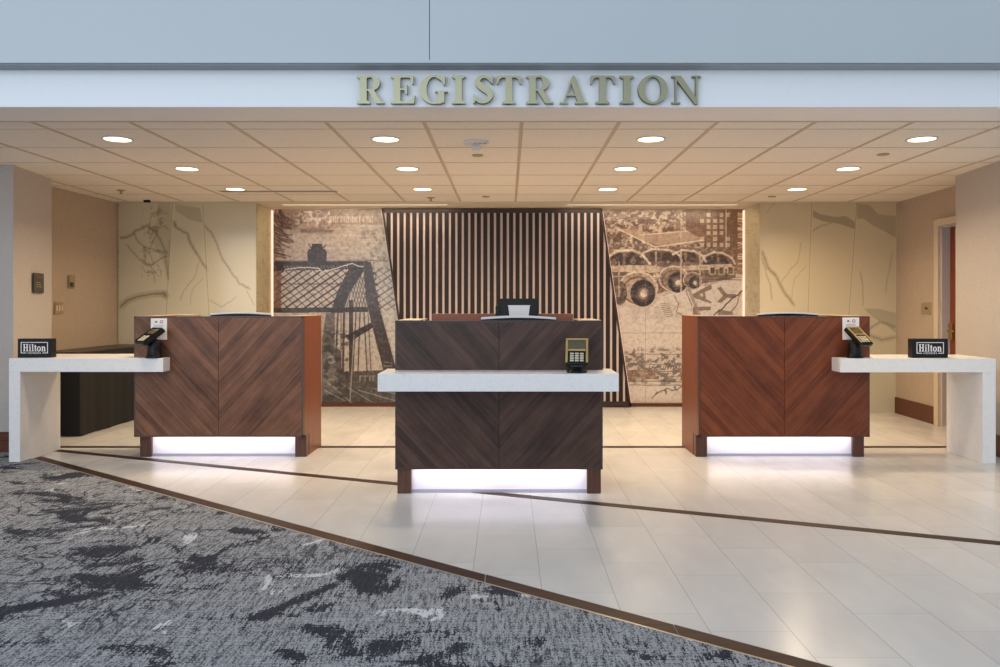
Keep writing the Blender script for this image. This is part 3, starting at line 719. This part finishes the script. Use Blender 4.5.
# ------------------------------------------------------------------ desks
def desk(x0, x1, Yf, depth, chev, edge, label, riser):
    rh = .038 if Yf < 5.5 else .010
    cx = (x0 + x1) / 2; w = (x1 - x0) / 2; zb = .174; zt = 1.102 if Yf < 5.5 else 1.112; leg = .10; D = depth
    t = thing('reception_desk', label, 'desk', (cx, Yf, 0), 0, 'wood reception desks')
    for s in (-1, 1):
        a, b = (s * .0015, s * (w - .012)); box('front_panel', (min(a, b), max(a, b), 0.0, .018, zb + .012, zt - .012), chev, t)
    mb = MB(); mb.box(-w, w, .001, .05, zt - .012, zt); mb.box(-w, w, .001, .05, zb, zb + .012)
    mb.box(-w, -w + .012, .001, .05, zb, zt); mb.box(w - .012, w, .001, .05, zb, zt)
    mb.build('panel_edging', edge, t)
    box('front_core', (-w + .005, w - .005, .018, .05, zb + .002, zt - .004), M['rail'], t)
    for s in (-1, 1):
        # cladding wall over the leg, then carcass side down to floor
        a, b = sorted((s * w, s * (w - .03)))
        box('side_panel', (a, b, .05, .20, zb, zt), M['side_wood'], t); box('side_panel', (a, b, .20, D, .0, zt), M['side_wood'], t)
        a, b = sorted((s * w, s * (w - .088)))
        box('leg', (a, b, .10, .185, 0, zb), M['leg_wood'], t, .002)
        a, b = sorted((s * (w - .002), s * (w - .14))); box('lit_cap', (a, b, .055, D, zt - .001, zt + .003), M['lit_cap'], t)  # thin sheet giving the side panel tops their reflected ceiling tone
    box('plinth', (-w + .088, w - .088, .13, .16, .022, zb), M['lam'], t)
    box('kick_strip', (-w + .088, w - .088, .122, .165, 0, .022), M['kick'], t)
    box('led_strip', (-w + .10, w - .10, .075, .09, zb - .012, zb - .001), M['led'], t)
    box('worktop', (-w + .03, w - .03, .05, D, .72, .75), M['riser'], t)
    box('shelf', (-w + .03, w - .03, .20, D - .02, .10, .12), M['riser'], t)
    for a, b in riser:
        box('riser', (a, b, D - .16, D - .02, .75, zt + rh), M['riser'] if rh > .02 else M['lit_cap'], t, .002)  # side desk risers take the reflected top tone
    l = bpy.data.lights.new('plinth_glow', 'AREA'); l.shape = 'RECTANGLE'; l.size = 2 * w - .22; l.size_y = .03; l.energy = 1.1; l.color = (1, .94, .95)
    lo = bpy.data.objects.new('plinth_glow', l); COL.objects.link(lo); lo.location = (cx, Yf + .075, zb - .016); lo.rotation_euler = (math.radians(20), 0, 0)
    return t
desk(-.704, .591, 4.99, .62, M['chev_c'], M['edge_c'], 'brown chevron wood reception desk in the middle, behind the long white counter', [(-.46, .50)])
desk(-2.908, -1.594, 6.22, .61, M['chev_l'], M['edge_l'], 'brown chevron wood reception desk on the left, before the bridge mural', [(-.60, -.36)])
desk(1.485, 2.813, 6.22, .61, M['chev_r'], M['edge_r'], 'brown chevron wood reception desk on the right, before the car mural', [(.36, .60)])

# ------------------------------------------------------------------ quartz counters
ct, cb = .795, .69
mb = MB(); s0, s1 = -.768, .653; yf = 4.71
mb.prism_z([(s0, yf), (s1, yf), (s1, 5.09), (.594, 5.09), (.594, 4.988), (-.707, 4.988), (-.707, 5.09), (s0, 5.09)], cb, ct)
tag(mb.build('counter_shelf', M['quartz'], None, .003), 'long white quartz shelf wrapped across the front of the middle desk', 'counter')
t = thing('waterfall_counter', 'white quartz side counter with one slab leg, joined to the left desk', 'counter', (-3.2, 6.3, 0), 0, 'side counters')
o = MB().prism_z([(-3.80, 6.09), (-2.626, 6.09), (-2.626, 6.218), (-2.911, 6.218), (-2.911, 6.64), (-3.80, 6.64)], cb, ct).build('counter_top', M['quartz'], t, .003); o.location = (3.2, -6.3, 0)
o = box('leg', (-3.80, -3.715, 6.09, 6.64, 0, cb), M['quartz'], t, .003); o.location = (3.2, -6.3, 0)
t = thing('waterfall_counter', 'white quartz side counter with one slab leg, joined to the right desk', 'counter', (3.1, 6.3, 0), 0, 'side counters')
o = MB().prism_z([(3.69, 6.05), (2.515, 6.05), (2.515, 6.218), (2.816, 6.218), (2.816, 6.55), (3.69, 6.55)], cb, ct).build('counter_top', M['quartz'], t, .003); o.location = (-3.1, -6.3, 0)
o = box('leg', (3.590, 3.69, 6.05, 6.55, 0, cb), M['quartz'], t, .003); o.location = (-3.1, -6.3, 0)

# black draped table along left wall
def drape():
    mb = MB(); x0, x1, y0, y1 = -4.31, -3.90, 7.28, 8.82; n = 0; pts = []
    def per(k, tot):
        return 0.005 * math.sin(k * .30) + .002 * math.sin(k * .8)
    path = []
    for i in range(24): path.append((x0 + (x1 - x0) * i / 24, y0, 0, -1))
    for i in range(70): path.append((x1, y0 + (y1 - y0) * i / 70, 1, 0))
    for i in range(24): path.append((x1 - (x1 - x0) * i / 24, y1, 0, 1))
    path.append((x0, y1, -1, 0)); path.append((x0, (y0 + y1) / 2, -1, 0))
    lev = [(.76, 0), (.74, .006), (.6, .35), (.3, .8), (.04, 1.2), (.004, 1.3)]
    vs = []
    for z, a in lev:
        for k, (px, py, nx, ny) in enumerate(path):
            d = per(k, 0) * a; vs.append((px + nx * d, py + ny * d, z))
    m = len(path); fs = []
    for j in range(len(lev) - 1):
        for k in range(m): fs.append((j * m + k, j * m + (k + 1) % m, (j + 1) * m + (k + 1) % m, (j + 1) * m + k))
    fs.append(tuple(range(m))); mb.add(vs, fs); return mb
t = thing('draped_table', 'low table covered by black floor length cloth along the left wall', 'table', (-4.1, 8, 0))
o = drape().build('cloth', M['blackcloth'], t, 0, True); o.location = (4.1, -8, 0)
o = box('tabletop', (-4.30, -3.93, 7.31, 8.80, .745, .768), M['plate_d'], t, .003); o.location = (4.1, -8, 0)

# ------------------------------------------------------------------ card terminals
def terminal(name, loc, rz, tilt, label, scale=1.0, body=None, roll=0, hz=.145):
    t = thing(name, label, 'card reader', loc, rz, 'card payment terminals'); t.scale = (scale,) * 3
    q = hz / .145
    mb = MB(); mb.lathe([(.055, 0), (.055, .010), (.048, .018), (.046, .06 * q), (.044, .095 * q), (.036, .115 * q)], 0, 0.01, 28)
    mb.build('base', M['black'], t, 0, True)
    mb = MB(); mb.lathe([(.016, .095 * q), (.020, .11 * q), (.020, .125 * q), (.010, .135 * q)], 0, .012, 20); mb.build('neck', M['black'], t, 0, True)
    bd = box('body', (-.062, .062, -.085, .085, -.016, .016), M['black'], t, .008)
    bd.location = (0, -.02, hz); bd.rotation_euler = (tilt, roll, 0)
    fm = MB(); z0, z1 = .0165, .024
    fm.box(-.060, -.047, -.078, .080, z0, z1); fm.box(.047, .060, -.078, .080, z0, z1); fm.box(-.047, .047, .068, .080, z0, z1); fm.box(-.047, .047, -.004, .008, z0, z1)
    fm.build('bezel', body or M['reflective'], bd, .003)
    box('screen', (-.046, .046, .009, .067, z0, z0 + .003), M['screen'], bd)
    kb = MB()
    for r in range(4):
        for q in range(3): kb.box(-.036 + q * .026, -.016 + q * .026, -.070 + r * .015, -.060 + r * .015, z0, z0 + .004)
    kb.build('keypad', M['keys'], bd, .001)
    box('card_slot', (-.03, .03, -.090, -.084, -.004, .004), M['plate_d'], bd)
    return t
terminal('card_terminal', (wx(577, 4.79), 4.79, ct), math.radians(-6), math.radians(50), 'black and bronze card terminal on the long white shelf of the middle desk', 1.12, hz=.108)
terminal('card_terminal', (wx(153, 6.12), 6.118, ct), math.radians(-36), math.radians(33), 'black card terminal on the left white side counter below a white notice', 1.12, M['black'])
terminal('card_terminal', (wx(856, 6.125), 6.125, ct), math.radians(26), math.radians(40), 'black card terminal with bronze bezel on the right white side counter', 1.12)

# notices on the desks
def notice(x0, x1, z0, z1, y, label):
    t = thing('notice', label, 'sign', ((x0 + x1) / 2, y, z0), 0, 'white desk notices'); w = (x1 - x0) / 2; h = z1 - z0
    box('card', (-w, w, -.004, 0, 0, h), M['white'], t, .0015)
    mb = MB(); mb.prism_y([(-.032, h - .032), (-.012, h - .032), (-.012, h - .026), (-.02, h - .020), (-.03, h - .026)], -.0055, -.004); mb.build('arrow_mark', M['ink_d'], t)
    mb = MB(); n = 20
    for k in range(n):
        a, b = 2 * PI * k / n, 2 * PI * (k + 1) / n
        mb.prism_y([(.022 + r * math.cos(q), h - .027 + r * math.sin(q)) for r, q in ((.008, a), (.013, a), (.013, b), (.008, b))], -.0055, -.004)
    mb.build('round_mark', M['ink_p'], t)
    mb = MB()
    for k in range(6): mb.box(-.04, .04 - .006 * (k % 3), -.0052, -.004, h - .055 - k * .011, h - .052 - k * .011)
    mb.box(-.035, .035, -.0052, -.004, h - .128, h - .124)
    mb.build('text_lines', M['ink'], t)
notice(wx(151, 6.22), wx(167.2, 6.22), .93, wz(318.3, 6.22), 6.2195, 'small white paper notice stuck on the left desk above its card terminal')
notice(wx(842.3, 6.22), wx(859, 6.22), .93, wz(317.5, 6.22), 6.2195, 'small white paper notice stuck on the right desk above its card terminal')

# ------------------------------------------------------------------ serif letters
def arc(cx, cy, rx, ry, a0, a1, n=14): return [(cx + rx * math.cos(math.radians(a0 + (a1 - a0) * k / n)), cy + ry * math.sin(math.radians(a0 + (a1 - a0) * k / n))) for k in range(n + 1)]
def ringseg(cx, cy, rx, ry, ix, iy, a0, a1, n=18, icx=None):
    icx = cx if icx is None else icx; out = []
    o = arc(cx, cy, rx, ry, a0, a1, n); i = arc(icx, cy, ix, iy, a0, a1, n)
    for k in range(n): out.append([o[k], o[k + 1], i[k + 1], i[k]])
    return out
def R_(a, b, c, d): return [(a, c), (b, c), (b, d), (a, d)]
def serif(xa, xb, sa, sb, z, up=1, t=.055, br=.06):   # bracketed slab serif around stem sa..sb
    return [[(xa, z), (xb, z), (xb, z + up * t), (sb, z + up * (t + br)), (sa, z + up * (t + br)), (xa, z + up * t)]]
def stroke(pts):
    """variable width stroke: pts = (x, z, w)"""
    out = []; n = len(pts)
    L = []; Rr = []
    for k in range(n):
        a = pts[max(0, k - 1)]; b = pts[min(n - 1, k + 1)]; dx, dz = b[0] - a[0], b[1] - a[1]; l = math.hypot(dx, dz)
        nx, nz = -dz / l, dx / l; x, z, w = pts[k]; L.append((x + nx * w / 2, z + nz * w / 2)); Rr.append((x - nx * w / 2, z - nz * w / 2))
    for k in range(n - 1): out.append([L[k], L[k + 1], Rr[k + 1], Rr[k]])
    return out
G = {}
G['I'] = (.50, [R_(.13, .37, 0, 1)] + serif(0, .5, .13, .37, 0) + serif(0, .5, .13, .37, 1, -1))
G['T'] = (.88, [R_(.32, .56, 0, 1)] + serif(.19, .69, .32, .56, 0) + [R_(.02, .86, .93, 1), [(0, .70), (.045, .70), (.10, .86), (.20, .94), (.02, 1)], [(.88, .70), (.86, 1), (.68, .94), (.78, .86), (.835, .70)]])
G['E'] = (.90, [R_(.12, .36, 0, 1)] + serif(0, .4, .12, .36, 0) + serif(0, .4, .12, .36, 1, -1) + [R_(.3, .80, .93, 1), [(.84, 1), (.60, 1), (.72, .90), (.78, .70), (.83, .70)], R_(.3, .60, .48, .545), [(.56, .34), (.61, .34), (.61, .69), (.56, .69), (.48, .52)], R_(.3, .86, 0, .07), [(.6, 0), (.86, 0), (.90, .30), (.85, .30), (.76, .12), (.60, .06)]])
G['R'] = (1.0, [R_(.12, .36, 0, 1)] + serif(0, .48, .12, .36, 0) + serif(0, .4, .12, .36, 1, -1) + [R_(.3, .52, .935, 1), R_(.3, .54, .46, .52)] + ringseg(.50, .73, .34, .27, .10, .21, -90, 90) + [[(.40, .48), (.62, .50), (.90, .055), (1.0, .055), (1.0, 0), (.70, 0)]])
G['A'] = (1.0, [[(.46, 1.0), (.54, 1.0), (.90, .05), (.64, .05), (.385, .80)], [(.46, 1.0), (.20, .05), (.12, .05), (.42, .92)], R_(.25, .68, .28, .345), R_(0, .30, 0, .055), R_(.55, 1.02, 0, .055)])
G['A'][1][1][:] = [(.50, 1.0), (.42, .93), (.11, .04), (.175, .04), (.44, .84)]
G['O'] = (1.06, ringseg(.53, .5, .53, .52, .29, .45, 0, 360, 40))
G['N'] = (1.06, [R_(.12, .19, 0, 1), R_(.86, .94, 0, 1), [(.06, 1), (.33, 1), (.94, .12), (.94, -.02), (.84, -.02), (.12, .92)], R_(0, .31, 0, .055), R_(0, .3, .945, 1), R_(.74, 1.06, .945, 1)])
G['G'] = (1.02, ringseg(.52, .5, .52, .52, .27, .45, 55, 305, 30) + [[(.80, .92), (.88, 1.0), (.93, 1.0), (.93, .66), (.88, .66), (.80, .80), (.66, .90), (.66, .98)], R_(.66, .90, .03, .44), R_(.56, 1.02, .40, .455), [(.66, .02), (.82, .08), (.82, .0), (.66, -.02)]])
sp = [(.70, .80, .13), (.62, .90, .12), (.48, .965, .09), (.34, .95, .11), (.22, .87, .16), (.19, .76, .20), (.26, .65, .24), (.42, .54, .25), (.58, .44, .25), (.66, .32, .22), (.62, .17, .18), (.50, .07, .13), (.36, .03, .09), (.22, .07, .10), (.12, .20, .09)]
def smooth(pts, it=2):
    for _ in range(it):
        q = [pts[0]]
        for a, b in zip(pts[:-1], pts[1:]):
            q.append(tuple(.75 * u + .25 * v for u, v in zip(a, b))); q.append(tuple(.25 * u + .75 * v for u, v in zip(a, b)))
        q.append(pts[-1]); pts = q
    return pts
G['S'] = (.80, stroke(smooth(sp)) + [[(.70, .70), (.745, .70), (.745, 1.01), (.705, 1.01), (.66, .90)], [(.04, .0), (.085, .0), (.14, .11), (.09, .32), (.04, .32)]])
sign = thing('registration_sign', 'gold metal serif lettering reading REGISTRATION across the white header', 'sign', (0, 4.6, ZC))
spans = [('R', 356.8, 384.2), ('E', 390.5, 415.2), ('G', 419.8, 447.6), ('I', 451.7, 465.5), ('S', 472.2, 494.2), ('T', 496.7, 521), ('R', 526, 553.4), ('A', 559.7, 587.6), ('T', 590.3, 615), ('I', 619.8, 634), ('O', 638, 667.7), ('N', 671.8, 701)]
LY = 4.565; lz0 = wz(103.6, LY); lh = wz(75.6, LY) - lz0
for ch, a, b in spans:
    w, polys = G[ch]; xa, xb = wx(a, LY), wx(b, LY); s = (xb - xa) / w; mb = MB()
    for i, p in enumerate(polys): mb.prism_y([(xa + x * s, lz0 + z * lh) for x, z in p], LY - 4.6 - .00025 * i, -.012, 0, 1)
    o = mb.build('letter', [M['letter'], M['letter_side']], sign); o.location = (0, 0, -ZC)

# small black block signs on the side counters
g = {}
g['H'] = (1.0, [R_(.14, .34, 0, 1), R_(.66, .86, 0, 1), R_(.3, .7, .46, .56), R_(.04, .44, 0, .08), R_(.56, .96, 0, .08), R_(.04, .44, .92, 1), R_(.56, .96, .92, 1)])
g['i'] = (.42, [R_(.12, .30, 0, .66), R_(.04, .38, 0, .07), R_(.02, .2, .60, .67)] + ringseg(.21, .86, .1, .1, .001, .001, 0, 360, 14))
g['l'] = (.42, [R_(.12, .30, 0, 1), R_(.04, .38, 0, .07), R_(.02, .2, .94, 1)])
g['t'] = (.44, [R_(.12, .30, .06, .88), R_(0, .42, .60, .68), R_(.14, .42, 0, .1)])
g['o'] = (.72, ringseg(.36, .33, .34, .35, .16, .26, 0, 360, 24))
g['n'] = (.80, [R_(.12, .30, 0, .66), R_(.02, .4, 0, .07), R_(.02, .2, .60, .67), R_(.52, .70, 0, .5), R_(.44, .78, 0, .07)] + ringseg(.44, .42, .26, .26, .10, .16, 0, 140, 12))
def block_sign(x0, x1, yf, yb, label):
    w = (x1 - x0) / 2; h = .146
    t = thing('counter_sign', label, 'sign', ((x0 + x1) / 2, yf, ct), 0, 'small black counter signs')
    box('block', (-w, w, 0, yb - yf, 0, h), M['signblk'], t, .002)
    fw = .104; f0, f1 = .034, .120; tk = .005
    mb = MB(); mb.box(-fw, fw, -.002, 0, f1 - tk, f1); mb.box(-fw, -fw + tk, -.002, 0, f0, f1); mb.box(fw - tk, fw, -.002, 0, f0, f1)
    mb.box(-fw, -.062, -.002, 0, f0, f0 + tk); mb.box(.062, fw, -.002, 0, f0, f0 + tk); mb.build('border', M['signwht'], t)
    mb = MB(); adv = sum(g[c][0] for c in 'Hilton') + .05 * 5; S = .176 / adv; x = -.088; hh = .056
    for c in 'Hilton':
        for i, p in enumerate(g[c][1]): mb.prism_y([(x + a * S, .049 + b * hh) for a, b in p], -.002 - .00008 * i, 0)
        x += (g[c][0] + .05) * S
    mb.build('lettering', M['signwht'], t)
    cu = bpy.data.curves.new('lettering', 'FONT'); cu.body = 'HONORS'; cu.size = .021; cu.align_x = 'CENTER'; cu.extrude = .0005; cu.space_character = 1.25
    tmp = bpy.data.objects.new('tmp', cu); COL.objects.link(tmp); dg = bpy.context.evaluated_depsgraph_get(); dg.update()
    me = bpy.data.meshes.new_from_object(tmp.evaluated_get(dg)); bpy.data.objects.remove(tmp)
    me.materials.clear(); me.materials.append(M['signwht'])
    o = bpy.data.objects.new('small_lettering', me); COL.objects.link(o); o.parent = t; o.location = (0, -.0016, .0295); o.rotation_euler = (PI / 2, 0, 0)
    return t
block_sign(wx(17.6, 6.15), wx(51.2, 6.15), 6.15, 6.22, 'small black block sign with white lettering on the left side counter')
block_sign(wx(912.3, 6.12), wx(948, 6.12), 6.12, 6.19, 'small black block sign with white lettering on the right side counter')

# ------------------------------------------------------------------ monitors on desks
def low_monitor(cx, y, w, z, label):
    t = thing('desk_monitor', label, 'monitor', (cx, y, .75), 0, 'slim monitors behind the desks')
    h = z - .75
    n = 12; top = [(-w / 2 + w * k / n, h - .012 + .012 * math.sin(PI * k / n)) for k in range(n + 1)]
    MB().prism_y([(w / 2, .10), (-w / 2, .10)] + top, 0, .025).build('screen_back', M['black'], t)
    mb = MB()
    for a, b in zip(top[:-1], top[1:]): mb.prism_y([a, b, (b[0], b[1] + .014), (a[0], a[1] + .014)], -.006, .03)
    mb.build('white_edge', M['white'], t)
    box('stand', (-.02, .02, .026, .045, .0, .22), M['black'], t); box('foot', (-.10, .10, -.05, .12, 0, .012), M['black'], t, .003)
    return t
low_monitor(wx(518.5, 5.18), 5.18, .485, 1.118, 'slim black monitor with white top edge just above the middle desk')
low_monitor(wx(240.5, 6.50), 6.50, .49, 1.131, 'slim black monitor with white top edge just above the left desk')
low_monitor(wx(788, 6.50), 6.50, .49, 1.131, 'slim black monitor with white top edge just above the right desk')
Y = 5.36
t = thing('pos_monitor', 'black boxy screen device with white slanted mount plate on its back, behind middle desk', 'display', (wx(519, Y), Y, .75))  # point-of-sale screen seen from behind
zt2 = wz(298.5, Y) - .75; w = .128
mb = MB(); mb.box(-w, w, 0, .05, .12, zt2); mb.build('housing', M['black'], t, .004)
mb = MB(); mb.prism_y([(-.055, .30), (.055, .30), (.072, zt2 - .05), (.078, zt2 - .045), (-.078, zt2 - .045), (-.072, zt2 - .05)], -.012, 0); mb.build('paper', M['white'], t)  # white stand mount on the back of the screen
mb = MB(); mb.box(-w - .03, -w, .0, .05, .14, zt2 - .05); mb.build('side_module', M['black'], t, .004)
box('stand', (-.025, .025, .01, .04, .0, .13), M['black'], t); box('foot', (-.08, .08, -.04, .08, 0, .012), M['black'], t, .003)

# ------------------------------------------------------------------ wall fittings
t = thing('wall_placard', 'dark square room placard on the front wall edge above left counter', 'sign', (-4.075, 6.93, 1.305))
th = -math.atan2(.11, .74)
t.rotation_euler = (0, 0, -th)
box('plate', (0.001, .012, -.10, .10, 0, .17), M['plate_d'], t, .002); box('name_strip', (.012, .014, -.09, .09, .125, .155), M['vent'], t)
mb = MB()
for k in range(3): mb.box(.012, .0135, -.06, .06 - k * .02, .05 + k * .018, .056 + k * .018)
mb.build('text_lines', M['plate'], t)
xl = lambda y: -4.40 + (y - 7.24) * .05 / 1.66
t = thing('thermostat', 'small beige thermostat on the left alcove wall', 'thermostat', (xl(8.0) + .001, 8.0, 1.37))
box('housing', (0, .022, -.05, .05, 0, .125), M['plate'], t, .004); box('sensor', (.022, .035, -.045, -.005, .01, .055), M['plate_d'], t, .002)
t = thing('light_switch', 'beige three gang light switch plate low on the left alcove wall', 'switch', (xl(7.8) + .001, 7.80, 1.11))
box('plate', (0, .006, -.08, .08, 0, .12), M['plate'], t, .001)
for k in (-1, 0, 1): box('rocker', (.006, .012, k * .046 - .014, k * .046 + .014, .03, .09), M['casing'], t, .001)
t = thing('access_plate', 'brass control plate with dark centre beside the right door', 'switch', (xr(8.2) - .001, 8.20, 1.105))
box('plate', (-.006, 0, -.10, .10, 0, .12), M['plate'], t, .001); box('button', (-.010, -.006, -.025, .025, .05, .07), M['plate_d'], t, .001)

# ------------------------------------------------------------------ ceiling fittings
rows = [(5.49, 'front'), (6.68, 'middle'), (7.86, 'back')]; cols = [(-2.68, 'leftmost column'), (-.84, 'second column from the left'), (.98, 'third column from the left'), (2.84, 'rightmost column')]
first = None
for ry, rn in rows:
    for cx, cn in cols:
        lab = 'round white recessed ceiling downlight, %s row, %s' % (rn, cn)
        if first is None:
            first = thing('downlight', lab, 'ceiling light', (cx, ry, ZC), 0, 'recessed ceiling downlights')
            mb = MB(); n = 36
            for k in range(n):
                a, b = 2 * PI * k / n, 2 * PI * (k + 1) / n
                for r0, r1, z0, z1 in ((.088, .102, -.006, 0),):
                    q = [(r0 * math.cos(a), r0 * math.sin(a)), (r1 * math.cos(a), r1 * math.sin(a)), (r1 * math.cos(b), r1 * math.sin(b)), (r0 * math.cos(b), r0 * math.sin(b))]
                    mb.prism_z(q, z0, z1)
            mb.build('trim_ring', M['lamp_trim'], first)
            MB().lathe([(.088, -.001), (.088, -.003)], 0, 0, 36).build('lens', M['lamp'], first)
        else: dup(first, (cx, ry, ZC), 0, lab)
        l = bpy.data.lights.new('downlight_beam', 'AREA'); l.shape = 'DISK'; l.size = .17; l.energy = {'front': 7.5, 'middle': 17, 'back': 18}[rn]; l.color = (1, .80, .57) if rn == 'front' else (1, .76, .49); l.spread = math.radians(150)
        lo = bpy.data.objects.new('downlight_beam', l); COL.objects.link(lo); lo.location = (cx, ry, ZC - .02)
for x0, x1, nm in ((-2.54, -.69, 'left'), (.67, 2.58, 'right')):
    t = thing('linear_light', 'thin warm linear ceiling light before the %s mural' % ('bridge' if nm == 'left' else 'vintage car'), 'ceiling light', ((x0 + x1) / 2, 9.03, ZC - .004), 0, 'linear ceiling lights')
    w = (x1 - x0) / 2
    mb = MB(); mb.box(-w - .01, w + .01, -.03, -.015, -.006, 0); mb.box(-w - .01, w + .01, .015, .03, -.006, 0); mb.build('frame', M['lamp_trim'], t)
    box('diffuser', (-w, w, -.015, .015, -.004, 0), M['slot'], t)
    l = bpy.data.lights.new('linear_beam', 'AREA'); l.shape = 'RECTANGLE'; l.size = 2 * w; l.size_y = .03; l.energy = 8; l.color = (1, .82, .62)
    lo = bpy.data.objects.new('linear_beam', l); COL.objects.link(lo); lo.location = ((x0 + x1) / 2, 9.03, ZC - .02); lo.rotation_euler = (math.radians(25), 0, 0)
t = thing('air_diffuser', 'long dark slot air diffuser in the ceiling above the left desk', 'vent', (-2.30, 8.0, ZC))
mb = MB(); mb.box(-.58, .58, -.035, .035, -.005, 0); mb.build('slot', M['vent'], t)
mb = MB(); mb.box(-.59, .59, -.045, -.035, -.007, 0); mb.box(-.59, .59, .035, .045, -.007, 0); mb.build('frame', M['lamp_trim'], t)
t = thing('fire_alarm_speaker', 'round white ceiling fire alarm speaker with strobe above the middle desk', 'alarm', (wx(476, 5.58), 5.58, ZC))
MB().lathe([(.088, 0), (.088, -.014), (.080, -.022)], 0, 0, 36).build('housing', M['device'], t, 0, True)
mb = MB(); mb.box(-.030, .030, .00, .05, -.056, -.022); mb.build('strobe', M['device'], t, .006)
cu = bpy.data.curves.new('fire', 'FONT'); cu.body = 'FIRE'; cu.size = .050; cu.align_x = 'CENTER'; cu.extrude = .0005
tmp = bpy.data.objects.new('tmp', cu); COL.objects.link(tmp); dg = bpy.context.evaluated_depsgraph_get(); dg.update()
me = bpy.data.meshes.new_from_object(tmp.evaluated_get(dg)); bpy.data.objects.remove(tmp); me.materials.clear(); me.materials.append(M['red_ink'])
o = bpy.data.objects.new('lettering', me); COL.objects.link(o); o.parent = t; o.location = (.030, -.030, -.0222); o.rotation_euler = (PI, 0, 0)
def disc(px, py, r, label, pend=False):
    Y = (ZC - H) * F / (CY - py)
    t = thing('sprinkler', label, 'sprinkler', (wx(px, Y), Y, ZC), 0, 'ceiling sprinklers')
    MB().lathe([(r, 0), (r, -.006), (r * .8, -.010)], 0, 0, 24).build('cover_plate', M['plate'], t, 0, True)
    if pend:
        MB().lathe([(.012, -.008), (.010, -.035), (.022, -.037), (.022, -.040)], 0, 0, 16).build('head', M['plate'], t, 0, True)
disc(477.5, 155, .042, 'flat round sprinkler cover just behind the fire alarm speaker')
disc(486, 196.3, .042, 'flat round sprinkler cover at the back above the slatted wall')
disc(883, 154, .045, 'flat round sprinkler cover near the right front downlight')
disc(772, 196.3, .042, 'flat round sprinkler cover at the back above the right marble')
disc(121, 190, .04, 'pendant sprinkler in the ceiling corner above left alcove wall', True)
disc(431, 197.5, .045, 'pendant sprinkler at the back above left side of slatted wall', True)
Y = 912 / (305 - 198.5)
t = thing('ceiling_camera', 'tiny dark security camera on the ceiling above the left marble', 'camera', (wx(146, Y), Y, ZC))
MB().lathe([(.03, 0), (.03, -.012), (.02, -.018)], 0, 0, 20).build('mount', M['device'], t, 0, True); box('body', (-.02, .045, -.02, .02, -.042, -.016), M['black'], t, .004)

# ------------------------------------------------------------------ light
w = bpy.data.worlds.new('world'); sc.world = w; w.use_nodes = True
nt = w.node_tree; bg = nt.nodes['Background']; bg.inputs[1].default_value = 0.95
tc = nt.nodes.new('ShaderNodeTexCoord'); sx_ = nt.nodes.new('ShaderNodeSeparateXYZ'); nt.links.new(tc.outputs['Generated'], sx_.inputs[0])
r = nt.nodes.new('ShaderNodeValToRGB'); r.color_ramp.elements[0].position = .50; r.color_ramp.elements[0].color = (.80, .88, 1.0, 1)
r.color_ramp.elements[1].position = .80; r.color_ramp.elements[1].color = (.54, .62, .72, 1)
mp = nt.nodes.new('ShaderNodeMapRange'); mp.inputs[1].default_value = -1; mp.inputs[2].default_value = 1; nt.links.new(sx_.outputs[2], mp.inputs[0])
nt.links.new(mp.outputs[0], r.inputs[0]); nt.links.new(r.outputs[0], bg.inputs[0])
# unseen lobby daylight panel, sized and placed so the left letters reflect brighter
l = bpy.data.lights.new('lobby_daylight', 'AREA'); l.shape = 'RECTANGLE'; l.size = 8; l.size_y = 4.6; l.energy = 285; l.color = (.80, .90, 1)
lo = bpy.data.objects.new('lobby_daylight', l); COL.objects.link(lo); lo.location = (-3.6, -3.8, 3.1); lo.rotation_euler = (math.radians(88), 0, math.radians(-12))

sc.view_settings.view_transform = 'Standard'; sc.view_settings.look = 'None'; sc.view_settings.exposure = 0; sc.view_settings.gamma = 1
